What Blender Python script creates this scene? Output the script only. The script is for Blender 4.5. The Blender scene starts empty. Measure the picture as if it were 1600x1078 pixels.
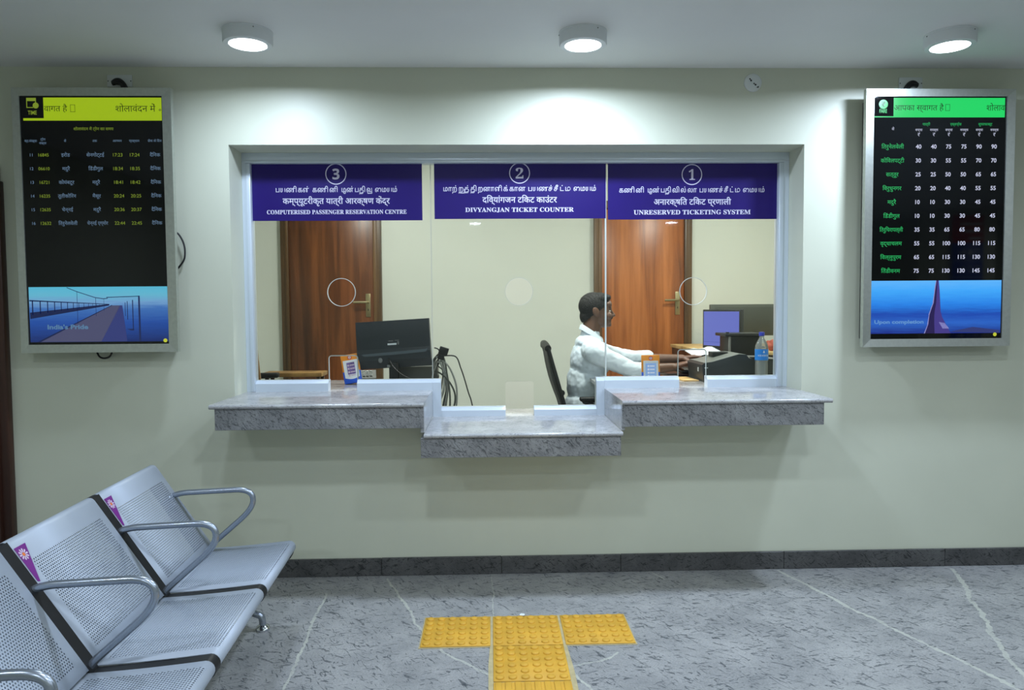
import bpy, bmesh, math, random
from mathutils import Vector, Matrix, Euler
random.seed(7)
S = bpy.context.scene
COL = S.collection
R = math.radians

# ------------------------------------------------------------------ camera
cd = bpy.data.cameras.new('camera')
cd.sensor_width = 36.0
cd.lens = 1162.7 / 1600 * 36.0
cam = bpy.data.objects.new('camera', cd)
cam.matrix_world = (Matrix.Translation((0, -3.993, 1.4425)) @ Matrix.Rotation(R(-1.65), 4, 'Z')
                    @ Matrix.Rotation(R(90 - 2.84), 4, 'X') @ Matrix.Rotation(R(-.415), 4, 'Z'))
cd.clip_start = 0.05
COL.objects.link(cam)
S.camera = cam

# ------------------------------------------------------------------ world and exposure
w = bpy.data.worlds.new('world'); S.world = w; w.use_nodes = True
bgn = w.node_tree.nodes['Background']
bgn.inputs[0].default_value = (.6, .75, .8, 1); bgn.inputs[1].default_value = .02
S.view_settings.view_transform = 'Standard'
S.view_settings.look = 'None'
S.view_settings.exposure = -0.14
S.view_settings.gamma = 1.0

LAMP_POWER = 16.0          # each round ceiling lamp of the hall
LAMP_COLOR = (.66, .79, 1.0)
REAR_COLOR = (.90, .89, .70)  # unseen fill lamps, tinted warm like bounce off the walls
OFFICE_POWER = 46.0        # ceiling lamps of the ticket office
OFFICE_COLOR = (.97, 1.0, .95)
HALL_H = 2.71              # hall ceiling height
OFF_Z = .20                # raised office floor

# ------------------------------------------------------------------ helpers
def srgb(h):
    if isinstance(h, str):
        c = [int(h[i:i + 2], 16) / 255 for i in (0, 2, 4)]
    else:
        c = [v / 255 for v in h]
    return tuple((v / 12.92 if v <= .04045 else ((v + .055) / 1.055) ** 2.4) for v in c) + (1.0,)

def newmat(name):
    m = bpy.data.materials.new(name); m.use_nodes = True
    nt = m.node_tree
    b = nt.nodes['Principled BSDF']
    return m, nt, b

def mat(name, col, rough=.5, metal=0., spec=.5, noise=0., nscale=20., bump=0., coat=0.):
    m, nt, b = newmat(name)
    c = srgb(col)
    b.inputs['Base Color'].default_value = c
    b.inputs['Roughness'].default_value = rough
    b.inputs['Metallic'].default_value = metal
    b.inputs['Specular IOR Level'].default_value = spec
    b.inputs['Coat Weight'].default_value = coat
    if noise or bump:
        tc = nt.nodes.new('ShaderNodeTexCoord')
        n = nt.nodes.new('ShaderNodeTexNoise'); n.inputs['Scale'].default_value = nscale; n.inputs['Detail'].default_value = 4
        nt.links.new(tc.outputs['Object'], n.inputs['Vector'])
        if noise:
            r = nt.nodes.new('ShaderNodeValToRGB')
            r.color_ramp.elements[0].position = .3; r.color_ramp.elements[1].position = .7
            r.color_ramp.elements[0].color = tuple(v * (1 - noise) for v in c[:3]) + (1,)
            r.color_ramp.elements[1].color = tuple(min(1, v * (1 + noise)) for v in c[:3]) + (1,)
            nt.links.new(n.outputs['Fac'], r.inputs[0]); nt.links.new(r.outputs[0], b.inputs['Base Color'])
        if bump:
            bp = nt.nodes.new('ShaderNodeBump'); bp.inputs['Strength'].default_value = bump; bp.inputs['Distance'].default_value = .01
            nt.links.new(n.outputs['Fac'], bp.inputs['Height']); nt.links.new(bp.outputs[0], b.inputs['Normal'])
    return m

def emat(name, col, strength=1., base=None):
    m, nt, b = newmat(name)
    b.inputs['Base Color'].default_value = srgb(base or (8, 8, 8))
    b.inputs['Roughness'].default_value = .25
    b.inputs['Emission Color'].default_value = srgb(col)
    b.inputs['Emission Strength'].default_value = strength
    return m

def granite(name, base, dark, light, fleck=.30, scale=1., rough=.3, rots=((0, 0, .5), (0, 0, -.35)), veins=None, soft=.85, grain=.38):
    """speckled stone: cloudy ground, fine grain, dark elongated flecks, optional pale veins that follow given paths on the slab"""
    m, nt, b = newmat(name)
    N = nt.nodes.new; Lk = nt.links.new
    def mt(op, a, b_=None, c=None):
        n = N('ShaderNodeMath'); n.operation = op
        for i, v in enumerate((a, b_, c)):
            if v is None: continue
            if isinstance(v, (int, float)): n.inputs[i].default_value = v
            else: Lk(v, n.inputs[i])
        return n.outputs[0]
    def mixc(f, a, b_, blend='MIX'):
        x = N('ShaderNodeMix'); x.data_type = 'RGBA'; x.blend_type = blend
        for k, v in ((0, f), (6, a), (7, b_)):
            if isinstance(v, (int, float, tuple)): x.inputs[k].default_value = v
            else: Lk(v, x.inputs[k])
        return x.outputs[2]
    def noise(vec, sc, det, rgh=.5, dist=0.):
        n = N('ShaderNodeTexNoise'); n.inputs['Scale'].default_value = sc; n.inputs['Detail'].default_value = det
        n.inputs['Roughness'].default_value = rgh; n.inputs['Distortion'].default_value = dist; Lk(vec, n.inputs['Vector']); return n
    def ramp(f, p0, c0, p1, c1):
        r = N('ShaderNodeValToRGB'); e = r.color_ramp.elements
        e[0].position, e[0].color, e[1].position, e[1].color = p0, c0, p1, c1
        Lk(f, r.inputs[0]); return r.outputs[0]
    tc = N('ShaderNodeTexCoord'); oc = tc.outputs['Object']
    col = ramp(noise(oc, 3. * scale, 6, .68).outputs['Fac'], .34, srgb(base), .66, srgb(light))
    col = mixc(grain, col, noise(oc, 120 * scale, 3).outputs['Fac'], 'OVERLAY')
    for k, ro in enumerate(rots):
        mp = N('ShaderNodeMapping'); mp.vector_type = 'TEXTURE'; mp.inputs['Rotation'].default_value = ro
        mp.inputs['Location'].default_value = (k * 3.7, k * 1.3, k * 2.1)
        mp.inputs['Scale'].default_value = (1 / (12 * scale), 1 / (52 * scale), 1 / (46 * scale)); Lk(oc, mp.inputs[0])
        f = ramp(noise(mp.outputs[0], 1., 2.5, .5, 1.3).outputs['Fac'], fleck, (1, 1, 1, 1), fleck + .03, (0, 0, 0, 1))
        col = mixc(mt('MULTIPLY', f, soft), col, srgb(dark))
    if veins:
        wob = N('ShaderNodeVectorMath'); wob.operation = 'MULTIPLY_ADD'; wob.inputs[1].default_value = (.07, .07, 0); 
        Lk(noise(oc, 4.5, 4, .6).outputs['Color'], wob.inputs[0]); Lk(oc, wob.inputs[2])
        fl = N('ShaderNodeVectorMath'); fl.operation = 'MULTIPLY'; fl.inputs[1].default_value = (1, 1, 0); Lk(wob.outputs[0], fl.inputs[0])
        best = None
        for path, wd in veins:
            for a, c in zip(path, path[1:]):
                a = Vector((a[0] + .035, a[1] + .035, 0)); d = Vector((c[0] + .035, c[1] + .035, 0)) - a
                sb = N('ShaderNodeVectorMath'); sb.operation = 'SUBTRACT'; Lk(fl.outputs[0], sb.inputs[0]); sb.inputs[1].default_value = a
                dt = N('ShaderNodeVectorMath'); dt.operation = 'DOT_PRODUCT'; Lk(sb.outputs[0], dt.inputs[0]); dt.inputs[1].default_value = d / d.length_squared
                h = N('ShaderNodeClamp'); Lk(dt.outputs['Value'], h.inputs[0])
                pr = N('ShaderNodeVectorMath'); pr.operation = 'SCALE'; pr.inputs[0].default_value = d; Lk(h.outputs[0], pr.inputs['Scale'])
                ds = N('ShaderNodeVectorMath'); ds.operation = 'DISTANCE'; Lk(sb.outputs[0], ds.inputs[0]); Lk(pr.outputs[0], ds.inputs[1])
                q = mt('DIVIDE', ds.outputs['Value'], wd)
                best = q if best is None else mt('MINIMUM', best, q)
        brk = noise(oc, 30, 4, .7).outputs['Fac']
        v = mt('MULTIPLY', mt('LESS_THAN', best, mt('MULTIPLY_ADD', brk, 2.6, -.55)), mt('MULTIPLY_ADD', noise(oc, 7, 2).outputs['Fac'], .9, .05))
        col = mixc(v, col, srgb((196, 198, 182)))
    Lk(col, b.inputs['Base Color'])
    b.inputs['Roughness'].default_value = rough
    return m

def wood(name, c1, c2, c3, rough=.4, sx=14.):
    m, nt, b = newmat(name)
    N = nt.nodes.new; Lk = nt.links.new
    tc = N('ShaderNodeTexCoord')
    mp = N('ShaderNodeMapping'); mp.inputs['Scale'].default_value = (sx, sx, .9)
    Lk(tc.outputs['Object'], mp.inputs[0])
    n = N('ShaderNodeTexNoise'); n.inputs['Scale'].default_value = 1.3; n.inputs['Detail'].default_value = 5; n.inputs['Distortion'].default_value = .6
    Lk(mp.outputs[0], n.inputs['Vector'])
    mp2 = N('ShaderNodeMapping'); mp2.inputs['Scale'].default_value = (5.5, 5.5, .25)
    Lk(tc.outputs['Object'], mp2.inputs[0])
    n2 = N('ShaderNodeTexNoise'); n2.inputs['Scale'].default_value = 1.; n2.inputs['Detail'].default_value = 2
    Lk(mp2.outputs[0], n2.inputs['Vector'])
    mx = N('ShaderNodeMix'); mx.data_type = 'FLOAT'; mx.inputs[0].default_value = .5
    Lk(n.outputs['Fac'], mx.inputs[2]); Lk(n2.outputs['Fac'], mx.inputs[3])
    r = N('ShaderNodeValToRGB'); e = r.color_ramp.elements
    e[0].position = .34; e[0].color = srgb(c1); e[1].position = .64; e[1].color = srgb(c3)
    k = e.new(.48); k.color = srgb(c2)
    Lk(mx.outputs[0], r.inputs[0]); Lk(r.outputs[0], b.inputs['Base Color'])
    b.inputs['Roughness'].default_value = rough
    return m

def box(bm, x0, x1, y0, y1, z0, z1, bev=0., seg=2, mi=0):
    c = bmesh.ops.create_cube(bm, size=1.)
    vs = c['verts']
    for v in vs:
        v.co = Vector(((x0 + x1) / 2 + v.co.x * (x1 - x0), (y0 + y1) / 2 + v.co.y * (y1 - y0), (z0 + z1) / 2 + v.co.z * (z1 - z0)))
    if mi:
        for f in {f for v in vs for f in v.link_faces}: f.material_index = mi
    if bev:
        es = list({e for v in vs for e in v.link_edges})
        bmesh.ops.bevel(bm, geom=es, offset=bev, segments=seg, affect='EDGES', profile=.5)

def tube(bm, pts, r, n=10, closed=False, taper=None):
    pts = [Vector(p) for p in pts]
    m = len(pts); rings = []
    up = None
    for i, p in enumerate(pts):
        if closed: t = (pts[(i + 1) % m] - pts[i - 1])
        else: t = pts[min(i + 1, m - 1)] - pts[max(i - 1, 0)]
        t.normalize()
        if up is None:
            up = t.orthogonal().normalized()
        up = (up - t * up.dot(t))
        if up.length < 1e-5: up = t.orthogonal()
        up.normalize()
        s = t.cross(up)
        rr = r if taper is None else r * taper[i]
        rings.append([bm.verts.new(p + (up * math.cos(a) + s * math.sin(a)) * rr) for a in [2 * math.pi * k / n for k in range(n)]])
    for i in range(m if closed else m - 1):
        a, b = rings[i], rings[(i + 1) % m]
        for k in range(n):
            bm.faces.new((a[k], a[(k + 1) % n], b[(k + 1) % n], b[k]))
    if not closed:
        bm.faces.new(rings[0][::-1]); bm.faces.new(rings[-1])

def fillet(pts, rad, n=6):
    pts = [Vector(p) for p in pts]
    out = [pts[0]]
    for i in range(1, len(pts) - 1):
        p = pts[i]; a = (pts[i - 1] - p); b = (pts[i + 1] - p)
        rr = rad[i] if isinstance(rad, (list, tuple)) else rad
        la = min(rr, a.length * .49); lb = min(rr, b.length * .49)
        A = p + a.normalized() * la; B = p + b.normalized() * lb
        for k in range(n + 1):
            t = k / n
            out.append(A * (1 - t) ** 2 + p * 2 * t * (1 - t) + B * t ** 2)
    out.append(pts[-1])
    return out

def smoothpath(pts, n=6):
    pts = [Vector(p) for p in pts]; P = [pts[0]] + pts + [pts[-1]]; out = []
    for i in range(1, len(P) - 2):
        for k in range(n):
            t = k / n
            a, b, c, d = P[i - 1], P[i], P[i + 1], P[i + 2]
            out.append(.5 * ((2 * b) + (c - a) * t + (2 * a - 5 * b + 4 * c - d) * t * t + (3 * b - a - 3 * c + d) * t ** 3))
    out.append(pts[-1])
    return out

def prism(bm, poly, axis, a0, a1, mi=0):
    def mk(p, a):
        if axis == 'y': return Vector((p[0], a, p[1]))
        if axis == 'x': return Vector((a, p[0], p[1]))
        return Vector((p[0], p[1], a))
    A = [bm.verts.new(mk(p, a0)) for p in poly]; B = [bm.verts.new(mk(p, a1)) for p in poly]
    n = len(poly)
    fs = [bm.faces.new(A), bm.faces.new(B[::-1])]
    for i in range(n):
        fs.append(bm.faces.new((A[i], B[i], B[(i + 1) % n], A[(i + 1) % n])))
    for f in fs: f.material_index = mi
    bmesh.ops.recalc_face_normals(bm, faces=fs)

def lathe(bm, prof, c=(0, 0, 0), n=32, mat4=None):
    c = Vector(c); rings = []
    for r, z in prof:
        ring = []
        for k in range(n):
            a = 2 * math.pi * k / n
            v = Vector((r * math.cos(a), r * math.sin(a), z))
            if mat4: v = mat4 @ v
            ring.append(bm.verts.new(v + c))
        rings.append(ring)
    fs = []
    for a, b in zip(rings, rings[1:]):
        for k in range(n):
            fs.append(bm.faces.new((a[k], a[(k + 1) % n], b[(k + 1) % n], b[k])))
    fs.append(bm.faces.new(rings[0][::-1])); fs.append(bm.faces.new(rings[-1]))
    bmesh.ops.recalc_face_normals(bm, faces=fs)

def ell(bm, c, r, rot=(0, 0, 0), u=24, v=16):
    M = Matrix.Translation(c) @ Euler(rot).to_matrix().to_4x4() @ Matrix.Diagonal((r[0], r[1], r[2], 1))
    bmesh.ops.create_uvsphere(bm, u_segments=u, v_segments=v, radius=1., matrix=M)

def limb(bm, p0, r0, p1, r1):
    p0 = Vector(p0); p1 = Vector(p1)
    k = 8
    tube(bm, [p0.lerp(p1, i / k) for i in range(k + 1)], 1., 14, taper=[r0 + (r1 - r0) * i / k for i in range(k + 1)])
    ell(bm, p0, (r0,) * 3, u=14, v=10); ell(bm, p1, (r1,) * 3, u=14, v=10)

def obj(name, bm, m, parent=None, smooth=True, angle=35, loc=None, rot=None):
    me = bpy.data.meshes.new(name)
    bm.normal_update()
    bm.to_mesh(me); bm.free()
    for x in (m if isinstance(m, (list, tuple)) else [m]): me.materials.append(x)
    if smooth:
        me.shade_smooth()
        me.set_sharp_from_angle(angle=R(angle))
    o = bpy.data.objects.new(name, me); COL.objects.link(o)
    if parent: o.parent = parent
    if loc: o.location = loc
    if rot: o.rotation_euler = rot
    return o

def bake(o, *mods):
    """apply (type, {settings}) modifiers, keep the object"""
    for t, kw in mods:
        md = o.modifiers.new(t, t)
        for k, v in kw.items(): setattr(md, k, v)
    dg = bpy.context.evaluated_depsgraph_get(); dg.update()
    me = bpy.data.meshes.new_from_object(o.evaluated_get(dg))
    o.modifiers.clear()
    old = o.data; o.data = me; bpy.data.meshes.remove(old)
    return o

def tag(o, label=None, cat=None, group=None, kind=None):
    if label: o['label'] = label
    if cat: o['category'] = cat
    if group: o['group'] = group
    if kind: o['kind'] = kind
    return o

def empty(name, loc=(0, 0, 0), rz=0., label=None, cat=None, group=None, kind=None):
    o = bpy.data.objects.new(name, None); COL.objects.link(o)
    o.location = loc; o.rotation_euler = (0, 0, rz); o.empty_display_size = .1
    return tag(o, label, cat, group, kind)

def struct(name, bm, m, parent=None, **k):
    o = obj(name, bm, m, parent, **k)
    if parent is None: o['kind'] = 'structure'
    return o

def copy_tree(o, parent=None):
    c = o.copy(); COL.objects.link(c); c.parent = parent
    for ch in [x for x in list(bpy.data.objects) if x.parent == o]:
        copy_tree(ch, c)
    return c

# ---- lettering --------------------------------------------------------------
_tc = {}
def text_geo(s, bold=0.):
    """(verts2d, faces) of a string set in the built-in typeface"""
    key = (s, bold)
    if key in _tc: return _tc[key]
    c = bpy.data.curves.new('t', 'FONT'); c.body = s; c.offset = bold; c.resolution_u = 4
    o = bpy.data.objects.new('t', c); COL.objects.link(o)
    dg = bpy.context.evaluated_depsgraph_get(); dg.update()
    me = bpy.data.meshes.new_from_object(o.evaluated_get(dg))
    vs = [(v.co.x, v.co.y) for v in me.vertices]; fs = [tuple(p.vertices) for p in me.polygons]
    bpy.data.objects.remove(o); bpy.data.curves.remove(c); bpy.data.meshes.remove(me)
    _tc[key] = (vs, fs)
    return _tc[key]

_adv = {}
def advance(s):
    if s not in _adv:
        def wd(q):
            v, _ = text_geo(q); return max(p[0] for p in v) - min(p[0] for p in v)
        _adv[s] = wd('I' + s + 'I') - wd('II')
    return _adv[s]

def strip2d(pts, wd):
    vs, fs = [], []
    for (a, b) in zip(pts, pts[1:]):
        d = Vector(b) - Vector(a)
        n = Vector((-d.y, d.x)).normalized() * wd / 2
        e = d.normalized() * wd * .25
        k = len(vs)
        for q in (Vector(a) - e + n, Vector(a) - e - n, Vector(b) + e - n, Vector(b) + e + n): vs.append((q.x, q.y))
        fs.append((k, k + 1, k + 2, k + 3))
    return vs, fs

def arc2(cx, cy, r, a0, a1, n=10):
    return [(cx + r * math.cos(R(a0 + (a1 - a0) * i / n)), cy + r * math.sin(R(a0 + (a1 - a0) * i / n))) for i in range(n + 1)]

def tamil_geo(s, bold=.0, st=.085):
    """Tamil set letter by letter, with the u-ligature tails drawn as strokes. 'u' after a letter asks for its ligature."""
    V, F = [], []
    x = 0.
    def put(g, dx):
        k = len(V)
        V.extend((p[0] + dx, p[1]) for p in g[0]); F.extend(tuple(i + k for i in f) for f in g[1])
    i = 0
    while i < len(s):
        ch = s[i]
        if ch == ' ': x += .40; i += 1; continue
        wd = advance(ch)
        put(text_geo(ch, bold), x)
        lig = i + 1 < len(s) and s[i + 1] == 'u'
        if ch == 'த':
            put(strip2d([(.56, .02), (.66, -.08), (.62, -.19), (.45, -.24), (.25, -.22), (.12, -.14), (.1, -.02)], st), x - (.62 - wd * .9 if wd < .6 else 0))
        if lig:
            if ch == 'ம': put(strip2d([(wd * .9, .3), (wd * .9, -.06), (wd * .8, -.2), (wd * .55, -.2), (wd * .45, -.08), (wd * .6, .0)], st), x)
            if ch == 'வ': put(strip2d([(wd * .9, .3), (wd * .92, -.18), (wd * .25, -.2), (wd * .2, -.1)], st), x)
            if ch == 'ற': put(strip2d([(wd * .3, -.26), (wd * 1.05, -.26), (wd * 1.15, -.1), (wd * 1.15, .3)], st), x); wd += .1
            if ch == 'ட': put(strip2d(arc2(wd * .95, .3, .24, 250, -80, 14), st), x); wd += .3
            i += 1
        x += wd + .012
        i += 1
    n = len(V); V2 = [(a, b, 0.) for a, b in V]; F2 = list(F)
    for k, (dx, dy) in enumerate(((.022, 0), (.011, .014)), 1):
        V2 += [(a + dx, b + dy, k * .0003) for a, b in V]; F2 += [tuple(q + n * k for q in f) for f in F]
    return V2, F2

def put_text(bm, geo, cx, cz, width=None, height=None, y=0., mi=0, align='c', mirror=False, maxw=None):
    vs, fs = geo
    if not vs: return
    x0 = min(v[0] for v in vs); x1 = max(v[0] for v in vs); y0 = min(v[1] for v in vs); y1 = max(v[1] for v in vs)
    if width: sx = width / (x1 - x0); sy = sx if not height else height / (y1 - y0)
    else: sx = sy = height / .72
    if maxw and (x1 - x0) * sx > maxw: sx = maxw / (x1 - x0)
    mx = (x0 + x1) / 2 if align == 'c' else (x0 if align == 'l' else x1)
    my = (y0 + y1) / 2 if height and width else .36
    if width and not height: my = (y0 + y1) / 2
    bv = [bm.verts.new((cx + (v[0] - mx) * sx * (-1 if mirror else 1), y - (v[2] if len(v) > 2 else 0.), cz + (v[1] - my) * sy)) for v in vs]
    for f in fs:
        if len(set(f)) >= 3:
            try: q = bm.faces.new([bv[i] for i in f]); q.material_index = mi
            except ValueError: pass

def disc(bm, cx, cz, r, y, n=32, r_in=0., mi=0, sz=1.):
    o = [bm.verts.new((cx + r * math.cos(2 * math.pi * k / n), y, cz + sz * r * math.sin(2 * math.pi * k / n))) for k in range(n)]
    if r_in:
        q = [bm.verts.new((cx + r_in * math.cos(2 * math.pi * k / n), y, cz + sz * r_in * math.sin(2 * math.pi * k / n))) for k in range(n)]
        for k in range(n): bm.faces.new((o[k], o[(k + 1) % n], q[(k + 1) % n], q[k])).material_index = mi
    else: bm.faces.new(o).material_index = mi

def quad(bm, pts, mi=0):
    bm.faces.new([bm.verts.new(p) for p in pts]).material_index = mi

def flat(bm, x0, x1, z0, z1, y, mi=0):
    quad(bm, [(x0, y, z0), (x1, y, z0), (x1, y, z1), (x0, y, z1)], mi)

def fill2d(loops, half, edge_index=0):
    """2D loops (x,z) filled with holes and thickened about y=0 -> bmesh; side walls get edge_index"""
    c = bpy.data.curves.new('c', 'CURVE'); c.dimensions = '2D'; c.fill_mode = 'BOTH'; c.extrude = half
    for lp in loops:
        sp = c.splines.new('POLY'); sp.points.add(len(lp) - 1); sp.use_cyclic_u = True
        for p, q in zip(sp.points, lp): p.co = (q[0], q[1], 0, 1)
    o = bpy.data.objects.new('c', c); COL.objects.link(o)
    dg = bpy.context.evaluated_depsgraph_get(); dg.update()
    me = bpy.data.meshes.new_from_object(o.evaluated_get(dg))
    bm = bmesh.new(); bm.from_mesh(me)
    bmesh.ops.rotate(bm, verts=bm.verts, cent=(0, 0, 0), matrix=Matrix.Rotation(R(90), 3, 'X'))
    bmesh.ops.remove_doubles(bm, verts=bm.verts, dist=1e-5)
    bm.normal_update()
    for f in bm.faces: f.material_index = edge_index if abs(f.normal.y) < .5 else 0
    bpy.data.objects.remove(o); bpy.data.curves.remove(c); bpy.data.meshes.remove(me)
    return bm

def circ(cx, cz, r, n=40): return [(cx + r * math.cos(2 * math.pi * k / n), cz + r * math.sin(2 * math.pi * k / n)) for k in range(n)]

# ------------------------------------------------------------------ materials
M = {}
M['wall'] = mat('hall wall paint', (204, 207, 187), .45, noise=.03, nscale=2.2, bump=.02)
M['ceiling'] = mat('ceiling paint', (230, 231, 229), .6, noise=.03, nscale=1.5)
M['office_wall'] = mat('office wall paint', (217, 221, 212), .5, noise=.02, nscale=2.)
VEINS = [([(-.562, -.046), (-.33, -.695), (-.206, -.932), (-.005, -1.136)], .008), ([(1.561, -.044), (1.663, -.401), (1.73, -.607), (1.861, -.977), (1.963, -1.31), (2.15, -1.9)], .012),
         ([(2.518, -.071), (2.319, -.552), (2.182, -.887), (2.02, -1.317), (1.9, -1.8)], .014), ([(.306, -1.077), (.434, -1.034), (.52, -.96)], .008), ([(.312, -1.093), (.372, -1.261), (.5, -1.5)], .008),
         ([(-.839, -.249), (-.827, -.699), (-.797, -1.132), (-.80, -1.6)], .008), ([(.001, -.02), (-.001, -.571)], .003), ([(.846, .012), (.917, -.137)], .006), ([(3.3, -.1), (2.9, -1.2), (2.7, -2.4)], .012), ([(-.4, -2.2), (.6, -2.9), (1.7, -3.1)], .012)]
M['floor'] = granite('floor granite', (133, 134, 133), (58, 64, 70), (160, 160, 157), fleck=.345, scale=1.25, rough=.36, rots=((0, 0, -.55), (0, 0, .25), (0, 0, -1.1)), veins=VEINS, soft=.72)
M['ledge'] = granite('ledge granite', (118, 119, 121), (44, 47, 52), (150, 151, 152), fleck=.376, scale=2.5, rough=.28, rots=((0, .95, 0), (0, .45, 0)), soft=.62, grain=.55)
M['ledge_top'] = granite('polished ledge granite', (150, 150, 151), (86, 88, 92), (182, 182, 180), fleck=.34, scale=2.2, rough=.13, rots=((0, 0, .8), (0, 0, -.4)), soft=.7)
M['skirting'] = granite('dark skirting granite', (62, 62, 62), (26, 27, 28), (88, 88, 87), fleck=.36, scale=1.8, rough=.4, rots=((0, .7, 0), (0, -.3, 0)), soft=.8, grain=.5)
M['alu'] = mat('white powder coated aluminium', (206, 216, 226), .32, .25)
M['steel_frame'] = mat('brushed aluminium', (190, 194, 186), .34, .85, noise=.06, nscale=60)
M['silver'] = mat('silver painted steel', (172, 180, 190), .34, .55)
M['tube'] = mat('silver tube', (160, 168, 178), .26, .8)
M['chrome'] = mat('chrome', (215, 218, 222), .12, 1.)
M['black'] = mat('black plastic', (20, 21, 23), .45, spec=.35)
M['blackm'] = mat('matt black', (12, 12, 14), .6)
M['grey_plastic'] = mat('grey plastic', (120, 122, 120), .5)
M['darkgrey'] = mat('dark grey plastic', (66, 68, 64), .5)
M['white_plastic'] = mat('white plastic', (214, 218, 216), .4)
M['lamp_body'] = mat('white lamp housing', (222, 226, 226), .4)
M['door_l'] = wood('shaded door veneer', (62, 34, 20), (98, 56, 30), (134, 80, 44), .33)  # left door: its dimmer light is put into a darker wood tone
M['door_r'] = wood('lit door veneer', (112, 60, 28), (164, 94, 46), (196, 120, 64), .33)  # right door: its stronger light is put into a brighter orange tone
M['door_frame'] = wood('dark door frame wood', (70, 50, 30), (96, 70, 42), (124, 92, 58), .4)
M['dark_wood'] = wood('dark brown varnished wood', (38, 20, 14), (56, 30, 20), (78, 44, 30), .4)
M['ply'] = wood('light plywood', (176, 140, 84), (204, 168, 108), (222, 190, 132), .5, 8)
M['ply_edge'] = wood('brown plywood', (104, 78, 40), (140, 104, 56), (166, 128, 72), .5, 8)
M['brass'] = mat('dull brass', (176, 164, 128), .32, .85)
M['purple'] = mat('purple sign film', (30, 11, 98), .4, spec=.25, noise=.05, nscale=6)
M['sign_white'] = mat('white lettering', (210, 206, 226), .5)
M['yellow'] = mat('yellow tactile tile', (206, 158, 48), .6, noise=.12, nscale=9)
M['cement'] = mat('tan cement grout', (178, 164, 122), .85, noise=.12, nscale=30)
M['skin'] = mat('brown skin', (104, 74, 58), .48, noise=.08, nscale=30)
M['hair'] = mat('black hair', (11, 11, 13), .7, noise=.3, nscale=160, bump=.5)
M['shirt'] = mat('white shirt cotton', (212, 224, 232), .75, noise=.02, nscale=40)
M['trousers'] = mat('dark trousers', (46, 50, 58), .8)
M['orange'] = mat('orange card', (236, 146, 30), .5)
M['blue_card'] = mat('blue card', (34, 92, 214), .45)
M['white_card'] = mat('white card', (226, 232, 236), .45)
M['red'] = mat('red print', (206, 52, 40), .5)
M['cable_black'] = mat('black cable', (24, 24, 26), .5)
M['cable_grey'] = mat('grey cable', (140, 142, 136), .55)
M['cable_olive'] = mat('dark grey cable', (72, 76, 70), .55)
M['edge'] = mat('polished glass edge', (188, 194, 186), .35)

def glass_mat():
    m = bpy.data.materials.new('clear counter glass'); m.use_nodes = True
    nt = m.node_tree; nt.nodes.clear(); N = nt.nodes.new
    out = N('ShaderNodeOutputMaterial'); t = N('ShaderNodeBsdfTransparent'); t.inputs[0].default_value = (.955, .97, .955, 1)
    g = N('ShaderNodeBsdfGlossy'); g.inputs['Roughness'].default_value = .02
    f = N('ShaderNodeFresnel'); f.inputs[0].default_value = 1.33
    mx = N('ShaderNodeMixShader')
    nt.links.new(f.outputs[0], mx.inputs[0]); nt.links.new(t.outputs[0], mx.inputs[1]); nt.links.new(g.outputs[0], mx.inputs[2])
    nt.links.new(mx.outputs[0], out.inputs[0])
    return m
M['glass'] = glass_mat()

def plastic_clear():
    m = bpy.data.materials.new('clear bottle plastic'); m.use_nodes = True
    nt = m.node_tree; nt.nodes.clear(); N = nt.nodes.new
    out = N('ShaderNodeOutputMaterial'); t = N('ShaderNodeBsdfTransparent'); t.inputs[0].default_value = (.86, .89, .88, 1)
    g = N('ShaderNodeBsdfGlossy'); g.inputs['Roughness'].default_value = .06
    f = N('ShaderNodeFresnel'); f.inputs[0].default_value = 1.6
    mx = N('ShaderNodeMixShader')
    d_ = N('ShaderNodeBsdfDiffuse'); d_.inputs[0].default_value = (.75, .8, .78, 1); m2 = N('ShaderNodeMixShader'); m2.inputs[0].default_value = .26
    nt.links.new(t.outputs[0], m2.inputs[1]); nt.links.new(d_.outputs[0], m2.inputs[2])
    nt.links.new(f.outputs[0], mx.inputs[0]); nt.links.new(m2.outputs[0], mx.inputs[1]); nt.links.new(g.outputs[0], mx.inputs[2])
    nt.links.new(mx.outputs[0], out.inputs[0])
    return m
M['pet'] = plastic_clear()

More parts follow.
